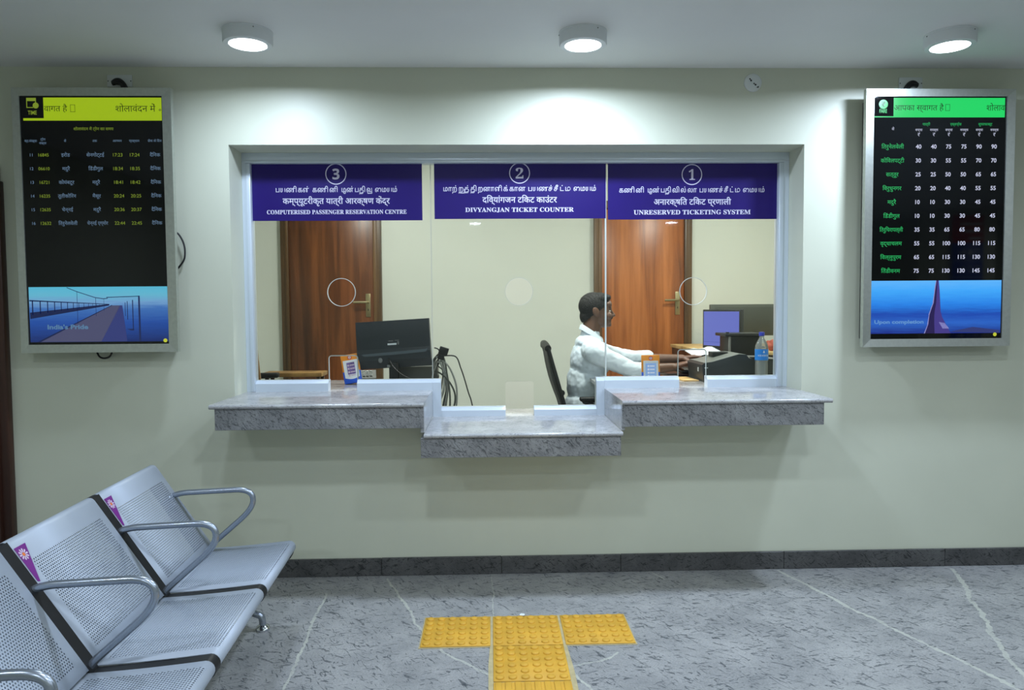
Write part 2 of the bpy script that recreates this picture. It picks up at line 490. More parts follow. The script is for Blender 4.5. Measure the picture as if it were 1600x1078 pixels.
def perforated():
    """silver sheet steel with punched round holes laid out on the sheet's own UV metres"""
    m, nt, b = newmat('perforated silver sheet steel')
    N = nt.nodes.new; Lk = nt.links.new
    b.inputs['Base Color'].default_value = srgb((170, 179, 190)); b.inputs['Metallic'].default_value = .15; b.inputs['Roughness'].default_value = .48
    uv = N('ShaderNodeUVMap'); uv.uv_map = 'UVMap'
    sp = N('ShaderNodeSeparateXYZ'); Lk(uv.outputs[0], sp.inputs[0])
    def math_(op, a, b_=None, c=None):
        n = N('ShaderNodeMath'); n.operation = op
        for i, v in enumerate((a, b_, c)):
            if v is None: continue
            if isinstance(v, (int, float)): n.inputs[i].default_value = v
            else: Lk(v, n.inputs[i])
        return n.outputs[0]
    P = .0105; Q = P * .866
    row = math_('FLOOR', math_('DIVIDE', sp.outputs[1], Q))
    sh = math_('MULTIPLY', math_('MODULO', row, 2.), .5)
    fx = math_('SUBTRACT', math_('FRACT', math_('ADD', math_('DIVIDE', sp.outputs[0], P), sh)), .5)
    fy = math_('MULTIPLY', math_('SUBTRACT', math_('FRACT', math_('DIVIDE', sp.outputs[1], Q)), .5), .866)
    d = math_('SQRT', math_('ADD', math_('MULTIPLY', fx, fx), math_('MULTIPLY', fy, fy)))
    hole = math_('LESS_THAN', d, .27)
    for c, lo, hi in ((sp.outputs[0], .04, .488), (sp.outputs[1], .035, .375)):
        hole = math_('MULTIPLY', hole, math_('MULTIPLY', math_('GREATER_THAN', c, lo), math_('LESS_THAN', c, hi)))
    t = N('ShaderNodeBsdfTransparent'); mx = N('ShaderNodeMixShader')
    out = [n for n in nt.nodes if n.type == 'OUTPUT_MATERIAL'][0]
    Lk(hole, mx.inputs[0]); Lk(b.outputs[0], mx.inputs[1]); Lk(t.outputs[0], mx.inputs[2]); Lk(mx.outputs[0], out.inputs[0])
    return m
M['perf'] = perforated()

# ------------------------------------------------------------------ lights: round ceiling lamps
def make_lamp():
    root = empty('ceiling_lamp')
    bm = bmesh.new()
    lathe(bm, [(.030, 0), (.112, 0), (.112, -.004), (.110, -.006), (.110, -.052), (.106, -.058), (.085, -.060), (.083, -.056), (.03, -.056)], n=48)
    obj('housing', bm, M['lamp_body'], root)
    bm = bmesh.new(); lathe(bm, [(.001, -.0575), (.082, -.0575), (.082, -.0600), (.06, -.0625), (.001, -.063)], n=48)
    obj('diffuser', bm, emat('lit lamp diffuser', (240, 250, 255), 7., (230, 230, 230)), root)
    for a in (60, 180, 300):
        bm = bmesh.new(); ell(bm, (.1105 * math.cos(R(a)), .1105 * math.sin(R(a)), -.012), (.003, .003, .003), u=8, v=6)
        obj('screw', bm, M['grey_plastic'], root)
    return root

def lamp_light(x, y, z, power, color, parent, size=.164, spread=180):
    l = bpy.data.lights.new('lamp_light', 'AREA'); l.shape = 'DISK'; l.size = size; l.energy = power; l.color = color; l.spread = R(spread)
    o = bpy.data.objects.new('lamp_light', l); COL.objects.link(o); o.parent = parent; o.location = (0, 0, -.066)

lamp0 = make_lamp()
LAMPS = [(-1.095, -.50, 'leftmost round white ceiling lamp, glowing above the left counter sign', 1),
         (.439, -.50, 'middle round white ceiling lamp, glowing above the middle of the ticket counter', 1),
         (2.165, -.50, 'rightmost round white ceiling lamp, glowing above the price screen', 1),
         (-0.3, -2.15, 'unseen round ceiling fill lamp on the left of the first row behind the viewer', .24),  # rear rows: unseen lamps, placed and dimmed as soft fill
         (1.5, -2.15, 'unseen round ceiling fill lamp on the right of the first row behind the viewer', .24),
         (-2.0, -3.2, 'unseen round ceiling fill lamp at the left end of the second row behind the viewer', .24),
         (0.6, -3.2, 'unseen round ceiling fill lamp in the middle of the second row behind the viewer', .24),
         (3.2, -3.2, 'unseen round ceiling fill lamp at the right end of the second row behind the viewer', .24),
         (-1.0, -4.6, 'unseen round ceiling fill lamp at the left end of the third row of the hall', .24),
         (1.8, -4.6, 'unseen round ceiling fill lamp in the middle of the third row of the hall', .24),
         (4.0, -4.6, 'unseen round ceiling fill lamp at the right end of the third row of the hall', .24),
         (-0.2, -6.2, 'unseen round ceiling fill lamp at the left end of the last row of the hall', .24),
         (2.6, -6.2, 'unseen round ceiling fill lamp in the middle of the last row of the hall', .24),
         (7.4, -4.8, 'unseen round white ceiling lamp added to light the wayfinding board at the rear', .6)]  # added lamp that brightens the rear board for its mirror image
for i, (x, y, lb, k) in enumerate(LAMPS):
    o = lamp0 if i == 0 else copy_tree(lamp0)
    o.location = (x, y, HALL_H)
    tag(o, lb, 'ceiling lamp', 'round ceiling lamps of the hall')
    lamp_light(x, y, HALL_H, LAMP_POWER * k, LAMP_COLOR if y > -1 else REAR_COLOR, o, spread=172 if y > -1 else 180)
for x, y, k, lb in ((.45, .62, 1.0, 'round ceiling lamp inside the office close to the window'), (1.95, 1.35, .8, 'round ceiling lamp inside the office above the lit monitor'), (-1.0, 1.75, .55, 'round ceiling lamp inside the office above the left desk')):
    o = copy_tree(lamp0)
    for ch in list(o.children):
        if ch.type == 'LIGHT': bpy.data.objects.remove(ch)
    o.location = (x, y, 3.0); tag(o, lb, 'ceiling lamp', 'round ceiling lamps of the office')
    lamp_light(x, y, 3.0, OFFICE_POWER * k, OFFICE_COLOR, o)

# ------------------------------------------------------------------ shell of the hall and the office
XL, XR, ZT = -1.366, 1.692, 2.3085        # wall opening
SL, SR = -.329, .645                      # step edges of the low middle counter
ZH, ZM = .983, .832                       # granite tops
WT = .27                                  # wall thickness
bm = bmesh.new()
box(bm, -3.4, XL, 0, WT, 0, HALL_H); box(bm, XR, 8.6, 0, WT, 0, HALL_H)
box(bm, XL, XR, 0, WT, ZT, HALL_H)
box(bm, XL, SL - .02, 0, WT, 0, ZH - .022); box(bm, SL - .02, SR + .02, 0, WT, 0, ZM - .022); box(bm, SR + .02, XR, 0, WT, 0, ZH - .022)
bmesh.ops.remove_doubles(bm, verts=bm.verts, dist=1e-5)
struct('wall_front', bm, M['wall'])
bm = bmesh.new(); box(bm, -3.4, 8.6, -7.3, 0, -.1, 0); struct('floor', bm, M['floor'])
bm = bmesh.new(); box(bm, -3.4, 8.6, -7.3, .0, HALL_H, HALL_H + .1); struct('ceiling', bm, M['ceiling'])
bm = bmesh.new(); box(bm, -3.4, 8.6, -7.4, -7.3, 0, HALL_H); struct('wall_back', bm, M['wall'])
bm = bmesh.new(); box(bm, -3.5, -3.4, -7.4, .27, 0, HALL_H); struct('wall_left', bm, M['wall'])
bm = bmesh.new(); box(bm, 8.6, 8.7, -7.4, .27, 0, HALL_H); struct('wall_right', bm, M['wall'])
# office
bm = bmesh.new(); box(bm, -2.7, 2.9, 3.0, 3.1, 0, 3.05); struct('office_wall', bm, M['office_wall'])
bm = bmesh.new(); box(bm, -2.8, -2.7, WT, 3.1, 0, 3.05); struct('office_wall', bm, M['office_wall'])
bm = bmesh.new(); box(bm, 2.9, 3.0, WT, 3.1, 0, 3.05); struct('office_wall', bm, M['office_wall'])
bm = bmesh.new(); box(bm, -2.8, 3.0, WT, 3.1, 3.0, 3.1); struct('office_ceiling', bm, M['ceiling'])
bm = bmesh.new(); box(bm, -2.7, 2.9, WT, 3.0, 0, OFF_Z); struct('office_floor', bm, M['floor'])
# granite skirting with a chalky top line
bm = bmesh.new()
xs = [-2.50, -1.45, -.6, .05, .70, 1.6, 2.5, 3.6, 8.6]
for a, b in zip(xs, xs[1:]): box(bm, a + .001, b - .001, -.016, 0, 0, .097 + random.uniform(-.001, .001), .002, 1)
struct('baseboard_front', bm, M['skirting'])
# dark brown door frame at the left end of the wall
bm = bmesh.new()
box(bm, -2.66, -2.53, -.045, .0, 0, 2.12, .006); box(bm, -2.70, -2.575, -.07, .0, 0, 2.12, .006); box(bm, -3.38, -2.545, -.045, 0, 2.12, 2.2, .006)
d1 = struct('door_1', bm, M['dark_wood'])
bm = bmesh.new(); box(bm, -3.36, -2.66, -.03, -.002, .01, 2.12, .004); obj('door_leaf', bm, M['dark_wood'], d1)

# office doors
def office_door(name, x0, x1, hx, leafm):
    bm = bmesh.new(); fw = .072
    for a, b in ((x0, x0 + fw), (x1 - fw, x1)):
        box(bm, a, b, 2.94, 3.0, OFF_Z, 2.36, .004)
        c = (a + b) / 2; s = -1 if a == x0 else 1
        box(bm, c + s * -.02 - .016, c + s * -.02 + .016, 2.932, 2.95, OFF_Z, 2.34, .004)
    box(bm, x0, x1, 2.94, 3.0, 2.36, 2.36 + fw, .004)
    d = struct(name, bm, M['door_frame'])
    bm = bmesh.new(); box(bm, x0 + fw, x1 - fw, 2.952, 2.995, OFF_Z + .01, 2.355, .003)
    obj('door_leaf', bm, leafm, d)
    bm = bmesh.new(); box(bm, hx - .022, hx + .022, 2.944, 2.953, 1.37, 1.585, .003)
    box(bm, hx - .004, hx + .004, 2.942, 2.945, 1.425, 1.447, .001, mi=1)
    h = obj('handle_plate', bm, [M['brass'], M['blackm']], d)
    bm = bmesh.new(); tube(bm, fillet([(hx, 2.945, 1.505), (hx, 2.90, 1.505), (hx - .13, 2.90, 1.505)], .015), .011, 10)
    obj('lever', bm, M['brass'], h)
office_door('door_2', -1.925, -1.005, -1.13, M['door_l'])
office_door('door_3', .972, 1.89, 1.755, M['door_r'])

# ------------------------------------------------------------------ counter window
win = empty('window_1', (0, 0, 0), kind='structure')
FY0, FY1 = .20, .262
bm = bmesh.new()
box(bm, XL + .0005, -1.330, FY0, FY1 - .002, ZH + .0005, ZT - .046); box(bm, -1.344, -1.319, FY0 - .006, FY1 - .001, ZH + .0004, ZT - .0585, .003)
box(bm, 1.645, XR - .0005, FY0, FY1 - .002, ZH + .0005, ZT - .046); box(bm, 1.633, 1.661, FY0 - .006, FY1 - .001, ZH + .0004, ZT - .0585, .003)
box(bm, XL + .0005, XR - .0005, FY0 + .0005, FY1, ZT - .045, ZT - .0005); box(bm, -1.3445, 1.6615, FY0 - .0065, FY1 - .0015, ZT - .058, ZT - .041, .003)
obj('window_frame', bm, M['alu'], win)
def rail(x0, x1, zb, zt):
    bm = bmesh.new()
    prism(bm, [(FY0, zb), (FY0, zt - .018), (FY0 + .006, zt - .012), (FY0 + .02, zt), (FY1, zt), (FY1, zb)], 'x', x0, x1)
    obj('sill_rail', bm, M['alu'], win, angle=20)
rail(-1.3185, -.914, ZH, 1.046); rail(-.753, SL - .0005, ZH, 1.044)
rail(SL + .0465, .082, ZM, .884); rail(.244, SR - .0465, ZM, .884)
rail(SR + .0005, 1.072, ZH, 1.046); rail(1.234, 1.6325, ZH, 1.046)
for x0, x1 in ((SL, SL + .046), (SR - .046, SR)):
    bm = bmesh.new(); prism(bm, [(FY0, ZM), (FY0, 1.026), (FY0 + .006, 1.032), (FY0 + .02, 1.044), (FY1, 1.044), (FY1, ZM)], 'x', x0, x1); obj('step_post', bm, M['alu'], win)
def slot(x0, x1, z0, zt, r=.016):
    lp = [(x0, z0)]
    for k in range(7):
        a = R(180 - 15 * k); lp.append((x0 + r + r * math.cos(a), zt - r + r * math.sin(a)))
    for k in range(7):
        a = R(90 - 15 * k); lp.append((x1 - r + r * math.cos(a), zt - r + r * math.sin(a)))
    lp.append((x1, z0)); return lp
GY = .232
def pane(x0, x1, zb, sl, hole):
    lp = [(x0, zb)] + slot(*sl[:2], zb, sl[2]) + [(x1, zb), (x1, 2.27), (x0, 2.27)]
    bm = fill2d([lp, circ(*hole)], .004, 1)
    bmesh.ops.translate(bm, verts=bm.verts, vec=(0, GY, 0))
    p = obj('glass_pane', bm, [M['glass'], M['edge']], win, smooth=False)
    bm = fill2d([circ(hole[0], hole[1], hole[2] + .001), circ(hole[0], hole[1], hole[2] - (.0022 if sl[3] else .0012))], .0044)
    bmesh.ops.translate(bm, verts=bm.verts, vec=(0, GY, 0)); obj('hole_rim', bm, M['edge'], p, smooth=False)
    if sl[3]:
        pts = [(q[0], GY, q[1]) for q in slot(sl[0], sl[1], zb, sl[2])]
        bm = bmesh.new(); tube(bm, pts, .0032, 6); obj('slot_rim', bm, M['edge'], p)
pane(-1.325, SL - .003, 1.03, (-.914, -.753, 1.181, 1), (-.836, 1.538, .0785))
pane(SL + .002, SR + .008, .868, (.082, .244, 1.026, 0), (.163, 1.536, .0785))
pane(SR + .014, 1.640, 1.03, (1.072, 1.234, 1.198, 1), (1.158, 1.531, .0785))
for x, wdt in ((SL - .0005, .0012), (SR + .011, .0042)):
    bm = bmesh.new(); box(bm, x - wdt, x + wdt, GY - .0055, GY + .0055, 1.0, 2.268); obj('glass_joint', bm, M['edge'], win)

# counter signs on the glass
def counter_sign(num, x0, x1, z0, z1, rows, label):
    cx = (x0 + x1) / 2
    root = empty('counter_sign', (cx, GY - .006, z0), label=label, cat='sign', group='purple counter signs on the glass')
    def ob(n, bm, m):
        bmesh.ops.translate(bm, verts=bm.verts, vec=(-cx, 0, -z0)); return obj(n, bm, m, root, smooth=False)
    bm = bmesh.new(); box(bm, x0, x1, -.0004, .0016, z0, z1); pn = ob('panel', bm, M['purple'])
    (nx, nz), rest = rows[0], rows[1:]
    bm = bmesh.new(); disc(bm, nx, nz, .0585, -.0012, 48, .0535); ob('number_ring', bm, M['sign_white'])
    bm = bmesh.new(); put_text(bm, text_geo(num[0], num[1]), nx, nz, height=.060, width=num[2], y=-.0012); ob('number', bm, M['sign_white'])
    for nm, (geo, x, z, wd, h) in zip(('tamil_lettering', 'hindi_lettering', 'english_lettering'), rest):
        bm = bmesh.new(); put_text(bm, geo, x, z, width=wd, height=h, y=-.0012); ob(nm, bm, M['sign_white'])
    return root
def mb(s):
    o = ''
    for ch in s:
        o += chr(0x1D400 + ord(ch) - 65) if 'A' <= ch <= 'Z' else ch
    return text_geo(o, .008)
counter_sign((chr(0x1D7EF), .01, .040), -1.327, -.376, 1.938, 2.263,
    [(-.854, 2.196), (tamil_geo('பயணிகள் கணினி முன்பதிவு மையம்'.replace('ு', 'u').replace('மை', 'ைம')), -.852, 2.107, .672, .047),
     (text_geo('कम्प्यूटरीकृत यात्री आरक्षण केंद्र', .012), -.854, 2.046, .595, .056),
     (mb('COMPUTERISED PASSENGER RESERVATION CENTRE'), -.852, 1.986, .776, .024)],
    'purple sign for counter 3 on the left glass pane')
counter_sign((chr(0x1D7D0), .004, .044), -.308, .657, 1.945, 2.264,
    [(.171, 2.199), (tamil_geo('மாற்றுத்திறனாளிக்கான பயணச்சீட்டு மையம்'.replace('ு', 'u').replace('மை', 'ைம')), .172, 2.11, .858, .047),
     (text_geo('दिव्यांगजन टिकट काउंटर', .012), .171, 2.05, .42, .056),
     (mb('DIVYANGJAN TICKET COUNTER'), .17, 1.994, .611, .028)],
    'purple sign for counter 2 on the middle glass pane')
counter_sign((chr(0x1D7CF), .004, .036), .669, 1.640, 1.938, 2.263,
    [(1.146, 2.189), (tamil_geo('கணினி முன்பதிவில்லா பயணச்சீட்டு மையம்'.replace('ு', 'u').replace('மை', 'ைம')), 1.147, 2.1, .828, .047),
     (text_geo('अनारक्षित टिकट प्रणाली', .012), 1.15, 2.035, .441, .056),
     (mb('UNRESERVED TICKETING SYSTEM'), 1.149, 1.978, .667, .026)],
    'purple sign for counter 1 on the right glass pane')

# ------------------------------------------------------------------ granite ledges
def ledge(label, x0, x1, zt, y_in, yf, za, side_l, side_r, ax0, ax1):
    root = empty('counter_ledge', ((x0 + x1) / 2, 0, za), label=label, cat='counter', group='granite counter ledges')
    ox = (x0 + x1) / 2
    def ob(n, bm, m):
        bmesh.ops.translate(bm, verts=bm.verts, vec=(-ox, 0, -za)); return obj(n, bm, m, root)
    bm = bmesh.new(); t = .021
    pr = [(y_in, zt - t), (y_in, zt)] + [(yf + .011 + .0105 * math.cos(R(a)), zt - .0105 + .0105 * math.sin(R(a))) for a in range(90, 271, 20)]
    prism(bm, pr, 'x', x0, x1); ob('granite_slab', bm, M['ledge_top'])
    bm = bmesh.new(); box(bm, ax0, ax1, yf + .016, yf + .036, za, zt - t, .0015, 1); ob('front_apron', bm, M['ledge'])
    for s, xa, h in ((side_l, ax0, 0), (side_r, ax1 - .018, 0)):
        if s: continue
        bm = bmesh.new(); box(bm, xa, xa + .018, yf + .036, -.001, za, zt - t, .001, 1); ob('side_apron', bm, M['ledge'])
    bm = bmesh.new(); box(bm, ax0 + .021, ax1 - .021, yf + .037, -.001, za + .03, zt - t - .001); ob('masonry_core', bm, M['wall'])
    return root
lgL = ledge('left granite counter ledge under the sign for counter 3', -1.366, SL, ZH, .86, -.377, .858, 0, 1, -1.343, SL - .001)
lgR = ledge('right granite counter ledge under the sign for counter 1', SR, XR, ZH, .88, -.377, .852, 1, 0, SR + .001, 1.655)
lgM = ledge('lower middle granite counter ledge under the sign for counter 2', SL - .0, SR + .0, ZM, .50, -.395, .713, 0, 0, -.345, .637)
# step sides of the raised ledges, down to the low slab
for x0, x1, par in ((SL - .019, SL - .0005, lgL), (SR + .0005, SR + .019, lgR)):
    bm = bmesh.new(); box(bm, x0, x1, -.340, WT - .001, ZM + .0005, ZH - .0215, .001, 1)
    bmesh.ops.translate(bm, verts=bm.verts, vec=(-par.location.x, 0, -par.location.z)); obj('step_side', bm, M['ledge_top'], par)

# ------------------------------------------------------------------ display screens
SKY = {}
def screen_mat(name, stops, strength=1.):
    """picture shown by a lit screen: vertical colour bands of the image itself"""
    m, nt, b = newmat(name); N = nt.nodes.new; Lk = nt.links.new
    tc = N('ShaderNodeTexCoord'); sp = N('ShaderNodeSeparateXYZ'); Lk(tc.outputs['Generated'], sp.inputs[0])
    n = N('ShaderNodeTexNoise'); n.inputs['Scale'].default_value = 6; n.inputs['Detail'].default_value = 4
    mp = N('ShaderNodeMapping'); mp.inputs['Scale'].default_value = (1, 1, 5); Lk(tc.outputs['Generated'], mp.inputs[0]); Lk(mp.outputs[0], n.inputs['Vector'])
    ad = N('ShaderNodeMath'); ad.operation = 'MULTIPLY_ADD'; ad.inputs[1].default_value = .16; Lk(n.outputs['Fac'], ad.inputs[0]); Lk(sp.outputs[2], ad.inputs[2])
    sb = N('ShaderNodeMath'); sb.operation = 'SUBTRACT'; sb.inputs[1].default_value = .08; Lk(ad.outputs[0], sb.inputs[0])
    r = N('ShaderNodeValToRGB'); e = r.color_ramp.elements
    e[0].position, e[0].color = stops[0][0], srgb(stops[0][1]); e[1].position, e[1].color = stops[-1][0], srgb(stops[-1][1])
    for p, c in stops[1:-1]: k = e.new(p); k.color = srgb(c)
    Lk(sb.outputs[0], r.inputs[0])
    b.inputs['Base Color'].default_value = (.004, .004, .004, 1); b.inputs['Roughness'].default_value = .2
    Lk(r.outputs[0], b.inputs['Emission Color']); b.inputs['Emission Strength'].default_value = strength
    return m
M['panel'] = mat('dark screen glass', (5, 6, 7), .04, spec=.45)
M['lime_bar'] = emat('lime header', (160, 190, 22), .95)
M['green_bar'] = emat('green header', (34, 226, 108), .95)
M['t_white'] = emat('white screen text', (205, 210, 235), .95)
M['t_lime'] = emat('lime screen text', (158, 186, 56), .55)
M['t_blue'] = emat('pale blue screen text', (120, 150, 180), .7)
M['t_green'] = emat('green screen text', (40, 205, 110), .8)
M['t_dark'] = emat('dark header text', (30, 50, 10), .6)
M['p_dark'] = emat('dark picture tone', (20, 34, 84), .8)
M['p_deck'] = emat('bridge deck in the picture', (84, 86, 122), .8)
M['p_deck2'] = emat('bridge deck shade in the picture', (56, 66, 132), .8)
M['p_post'] = emat('picture posts', (30, 44, 96), .8)
M['p_text'] = emat('faded picture caption', (96, 138, 178), .8)
M['p_text2'] = emat('faded blue caption', (104, 156, 220), .9)
M['p_land'] = emat('land strip in the picture', (74, 62, 146), .9)
M['p_land2'] = emat('land shade in the picture', (44, 32, 92), .8)
M['p_pale'] = emat('pale shore in the picture', (150, 150, 214), .9)
M['yellow_dot'] = emat('yellow status dot', (206, 214, 60), .9)
M['pic_left'] = screen_mat('sea bridge picture', [(0, (22, 44, 112)), (.35, (34, 82, 172)), (.6, (66, 120, 196)), (.72, (120, 172, 222)), (.85, (108, 196, 226)), (1, (92, 198, 230))], .85)
M['pic_right'] = screen_mat('aerial sea picture', [(0, (22, 40, 130)), (.2, (40, 96, 190)), (.36, (24, 70, 170)), (.55, (36, 126, 224)), (.8, (60, 162, 244)), (1, (92, 176, 246))], 1.15)

def display(name, label, X0, X1, Z0, Z1, qx0, qx1, qz0, qz1):
    """frame outer X0..X1,Z0..Z1; screen opening qx0..qx1,qz0..qz1; returns root, uv->local mapper and part maker"""
    cx = (X0 + X1) / 2
    root = empty(name, (cx, 0, Z0), label=label, cat='screen', group='wall mounted information screens')
    def ob(n, bm, m, par=None, **k):
        bmesh.ops.translate(bm, verts=bm.verts, vec=(-cx, 0, -Z0)); return obj(n, bm, m, par or root, **k)
    yf = -.125
    bm = bmesh.new()   # four mitred frame bars
    o = [(X0, Z0), (X1, Z0), (X1, Z1), (X0, Z1)]; q = [(qx0, qz0), (qx1, qz0), (qx1, qz1), (qx0, qz1)]
    for k in range(4):
        a, b, c, d = o[k], o[(k + 1) % 4], q[(k + 1) % 4], q[k]
        def P(p, y): return bm.verts.new((p[0], y, p[1]))
        ins = .003
        A, B, C, D = P(a, yf), P(b, yf), P(c, yf + .004), P(d, yf + .004)
        A2, B2, C2, D2 = P(a, yf + .03), P(b, yf + .03), P(c, yf + .03), P(d, yf + .03)
        for f in ((A, B, C, D), (B, A, A2, B2), (D, C, C2, D2), (A, D, D2, A2), (C, B, B2, C2), (B2, A2, D2, C2)): bm.faces.new(f)
    bmesh.ops.recalc_face_normals(bm, faces=bm.faces)
    ob('frame', bm, M['steel_frame'], smooth=False)
    bm = bmesh.new(); box(bm, X0 + .04, X1 - .04, yf + .03, -.001, Z0 + .04, Z1 - .04, .004); ob('back_box', bm, M['darkgrey'])
    bm = bmesh.new(); box(bm, qx0, qx1, yf + .010, yf + .028, qz0, qz1); ob('screen_glass', bm, M['panel'], smooth=False)
    W = qx1 - qx0; H = qz1 - qz0
    def uv(u, v): return qx0 + u * W, qz1 - v * H
    return root, uv, ob, W, H, yf + .0095

# --- left: train times
root, uv, ob, W, H, ys = display('display_screen', 'left wall screen with a lime header, train timetable and sea bridge picture', -2.3974, -1.6062, 1.2308, 2.5674, -2.3618, -1.6528, 1.2725, 2.5277)
def rect(bm, u0, u1, v0, v1, y, mi=0):
    a = uv(u0, v1); b = uv(u1, v0); flat(bm, a[0], b[0], a[1], b[1], y, mi)
bm = bmesh.new(); rect(bm, .164, .994, .006, .088, ys); rect(bm, .02, .994, .088, .0975, ys); ob('header_bar', bm, M['lime_bar'], smooth=False)
bm = bmesh.new()
x, z = uv(.085, .028)
for (a, b, c, d) in ((-.028, .020, .022, .026), (-.028, -.024, -.022, .024), (.016, .020, -.008, .024), (-.028, .006, -.024, -.020), (-.024, .016, .010, .022)):
    flat(bm, x + a, x + b, z + c, z + d, ys)
disc(bm, x + .018, z - .012, .015, ys, 20)
xx, zz = uv(.085, .066); put_text(bm, text_geo('TIME', .015), xx, zz, height=.02, width=.044, y=ys)
ob('time_icon', bm, M['t_lime'], smooth=False)
bm = bmesh.new()
x, z = uv(.279, .049); put_text(bm, text_geo('वागत है', .0), uv(.168, 0)[0], z, height=.030, y=ys - .001, align='l')
a = uv(.352, .0635); b = uv(.386, .0345)
for (p0, p1, p2, p3) in ((a[0], b[0], a[1], a[1] + .002), (a[0], b[0], b[1] - .002, b[1]), (a[0], a[0] + .002, a[1], b[1]), (b[0] - .002, b[0], a[1], b[1])): flat(bm, p0, p1, p2, p3, ys - .001)
ob('header_text', bm, M['t_dark'], smooth=False); bm = bmesh.new()
put_text(bm, text_geo('शोलावंदन में', .0), uv(.67, 0)[0], z, height=.033, y=ys - .001, align='l')
put_text(bm, text_geo('॰', .0), uv(.975, 0)[0], z - .01, height=.026, y=ys - .001, align='l')
ob('header_text', bm, M['t_dark'], smooth=False)
def rows(name, items, m, bold=.0):
    for s, u, v, h, mw in items:
        bm = bmesh.new(); x, z = uv(u, v); put_text(bm, text_geo(s, bold), x, z, height=h, y=ys, maxw=mw)
        ob(name, bm, m, smooth=False)
rows('table_title', [('शोलावंदन में ट्रेन का समय', .51, .130, .015, .21)], M['t_lime'])
cols = [.066, .152, .307, .516, .674, .794, .938]
hd = ['क्र.संख्या', 'ट्रेन', 'से', 'तक', 'आगमन', 'प्रस्थान', 'सेवा के िदन']
rows('column_heading', [(t, u, .178 - (.006 if i == 1 else 0), .012, .085 if i != 1 else .05) for i, (t, u) in enumerate(zip(hd, cols))] + [('संख्या', .150, .187, .011, .05)], M['t_blue'])
train = [('11', '16845', 'इरोड', 'सेनगोट्टई', '17:23', '17:24'), ('12', '06610', 'मदुरै', 'िडंडीगुल', '18:34', '18:35'),
         ('13', '16721', 'कोयंबटूर', 'मदुरै', '18:41', '18:42'), ('14', '16235', 'तूतीकोिरन', 'मैसूर', '20:24', '20:25'),
         ('15', '12635', 'चेन्नई', 'मदुरै', '20:36', '20:37'), ('16', '12632', 'ितरुनेलवेली', 'चेन्नई एग्मोर', '22:44', '22:45')]
ww, gg = [], []
for i, t in enumerate(train):
    v = .2338 + i * (.5077 - .2338) / 5
    ww += [(t[0], cols[0], v, .0155, None), (t[2], cols[2], v, .018, .095), (t[3], cols[3], v, .018, .105), ('दैिनक', cols[6], v, .018, None)]
    gg += [(t[1], cols[1], v, .0165, None), (t[4], cols[4], v, .0175, None), (t[5], cols[5], v, .0175, None)]
rows('station_name', ww, M['t_blue'], .0); rows('train_time', gg, M['t_lime'], .0)
# picture of the sea bridge
bm = bmesh.new(); rect(bm, .010, .996, .7655, .990, ys); pic = ob('picture', bm, M['pic_left'], smooth=False)
def poly(bm, pts, y, mi=0): quad(bm, [(uv(*p)[0], y, uv(*p)[1]) for p in pts], mi)
bm = bmesh.new(); y1 = ys - .0006
poly(bm, [(.085, .989), (.515, .989), (.66, .842), (.60, .842)], y1, 0); poly(bm, [(.515, .989), (.70, .989), (.672, .842), (.652, .842)], y1, 1)
poly(bm, [(.0145, .869), (.0150, .895), (.579, .842), (.579, .836)], y1, 2); poly(bm, [(.0125, .8177), (.0125, .823), (.579, .838), (.579, .836)], y1, 2)
for k in range(16):
    t = k / 16; t = 1 - (1 - t) ** 1.7; u = .03 + t * .53; a = .819 + t * .018; b = .878 - t * .040
    wd = .0075 * (1 - t) + .001
    poly(bm, [(u, b), (u + wd, b), (u + wd, a), (u, a)], y1, 2)
poly(bm, [(.785, .989), (.799, .989), (.798, .803), (.786, .803)], y1, 3); poly(bm, [(.56, .8075), (.56, .8105), (.792, .8065), (.792, .8035)], y1, 3)
for u, a, b, wd in ((.742, .820, .94, .007), (.705, .825, .90, .005), (.690, .83, .885, .004), (.35, .785, .915, .003), (.482, .81, .885, .003), (.54, .815, .865, .002)):
    poly(bm, [(u, b), (u + wd, b), (u + wd, a), (u, a)], y1, 3)
poly(bm, [(.73, .945), (.75, .945), (.75, .938), (.70, .938)], y1, 3)
cat_ = [(.28, .7665), (.35, .783), (.48, .808), (.54, .813), (.57, .811)]
for a, b in zip(cat_, cat_[1:]): poly(bm, [a, b, (b[0], b[1] + .003), (a[0], a[1] + .003)], y1, 3)
poly(bm, [(.06, .989), (.085, .989), (.60, .842), (.598, .840)], y1, 2)
ob('bridge_image', bm, [M['p_deck'], M['p_deck2'], M['p_dark'], M['p_post']], pic, smooth=False)
bm = bmesh.new(); x, z = uv(.28, .928); put_text(bm, text_geo("India's Pride", .035), x, z, height=.025, width=.205, y=ys - .0012); ob('picture_caption', bm, M['p_text'], pic, smooth=False)
bm = bmesh.new(); x, z = uv(.972, .9865); disc(bm, x, z, .010, ys - .001, 20); ob('status_dot', bm, M['yellow_dot'], smooth=False)

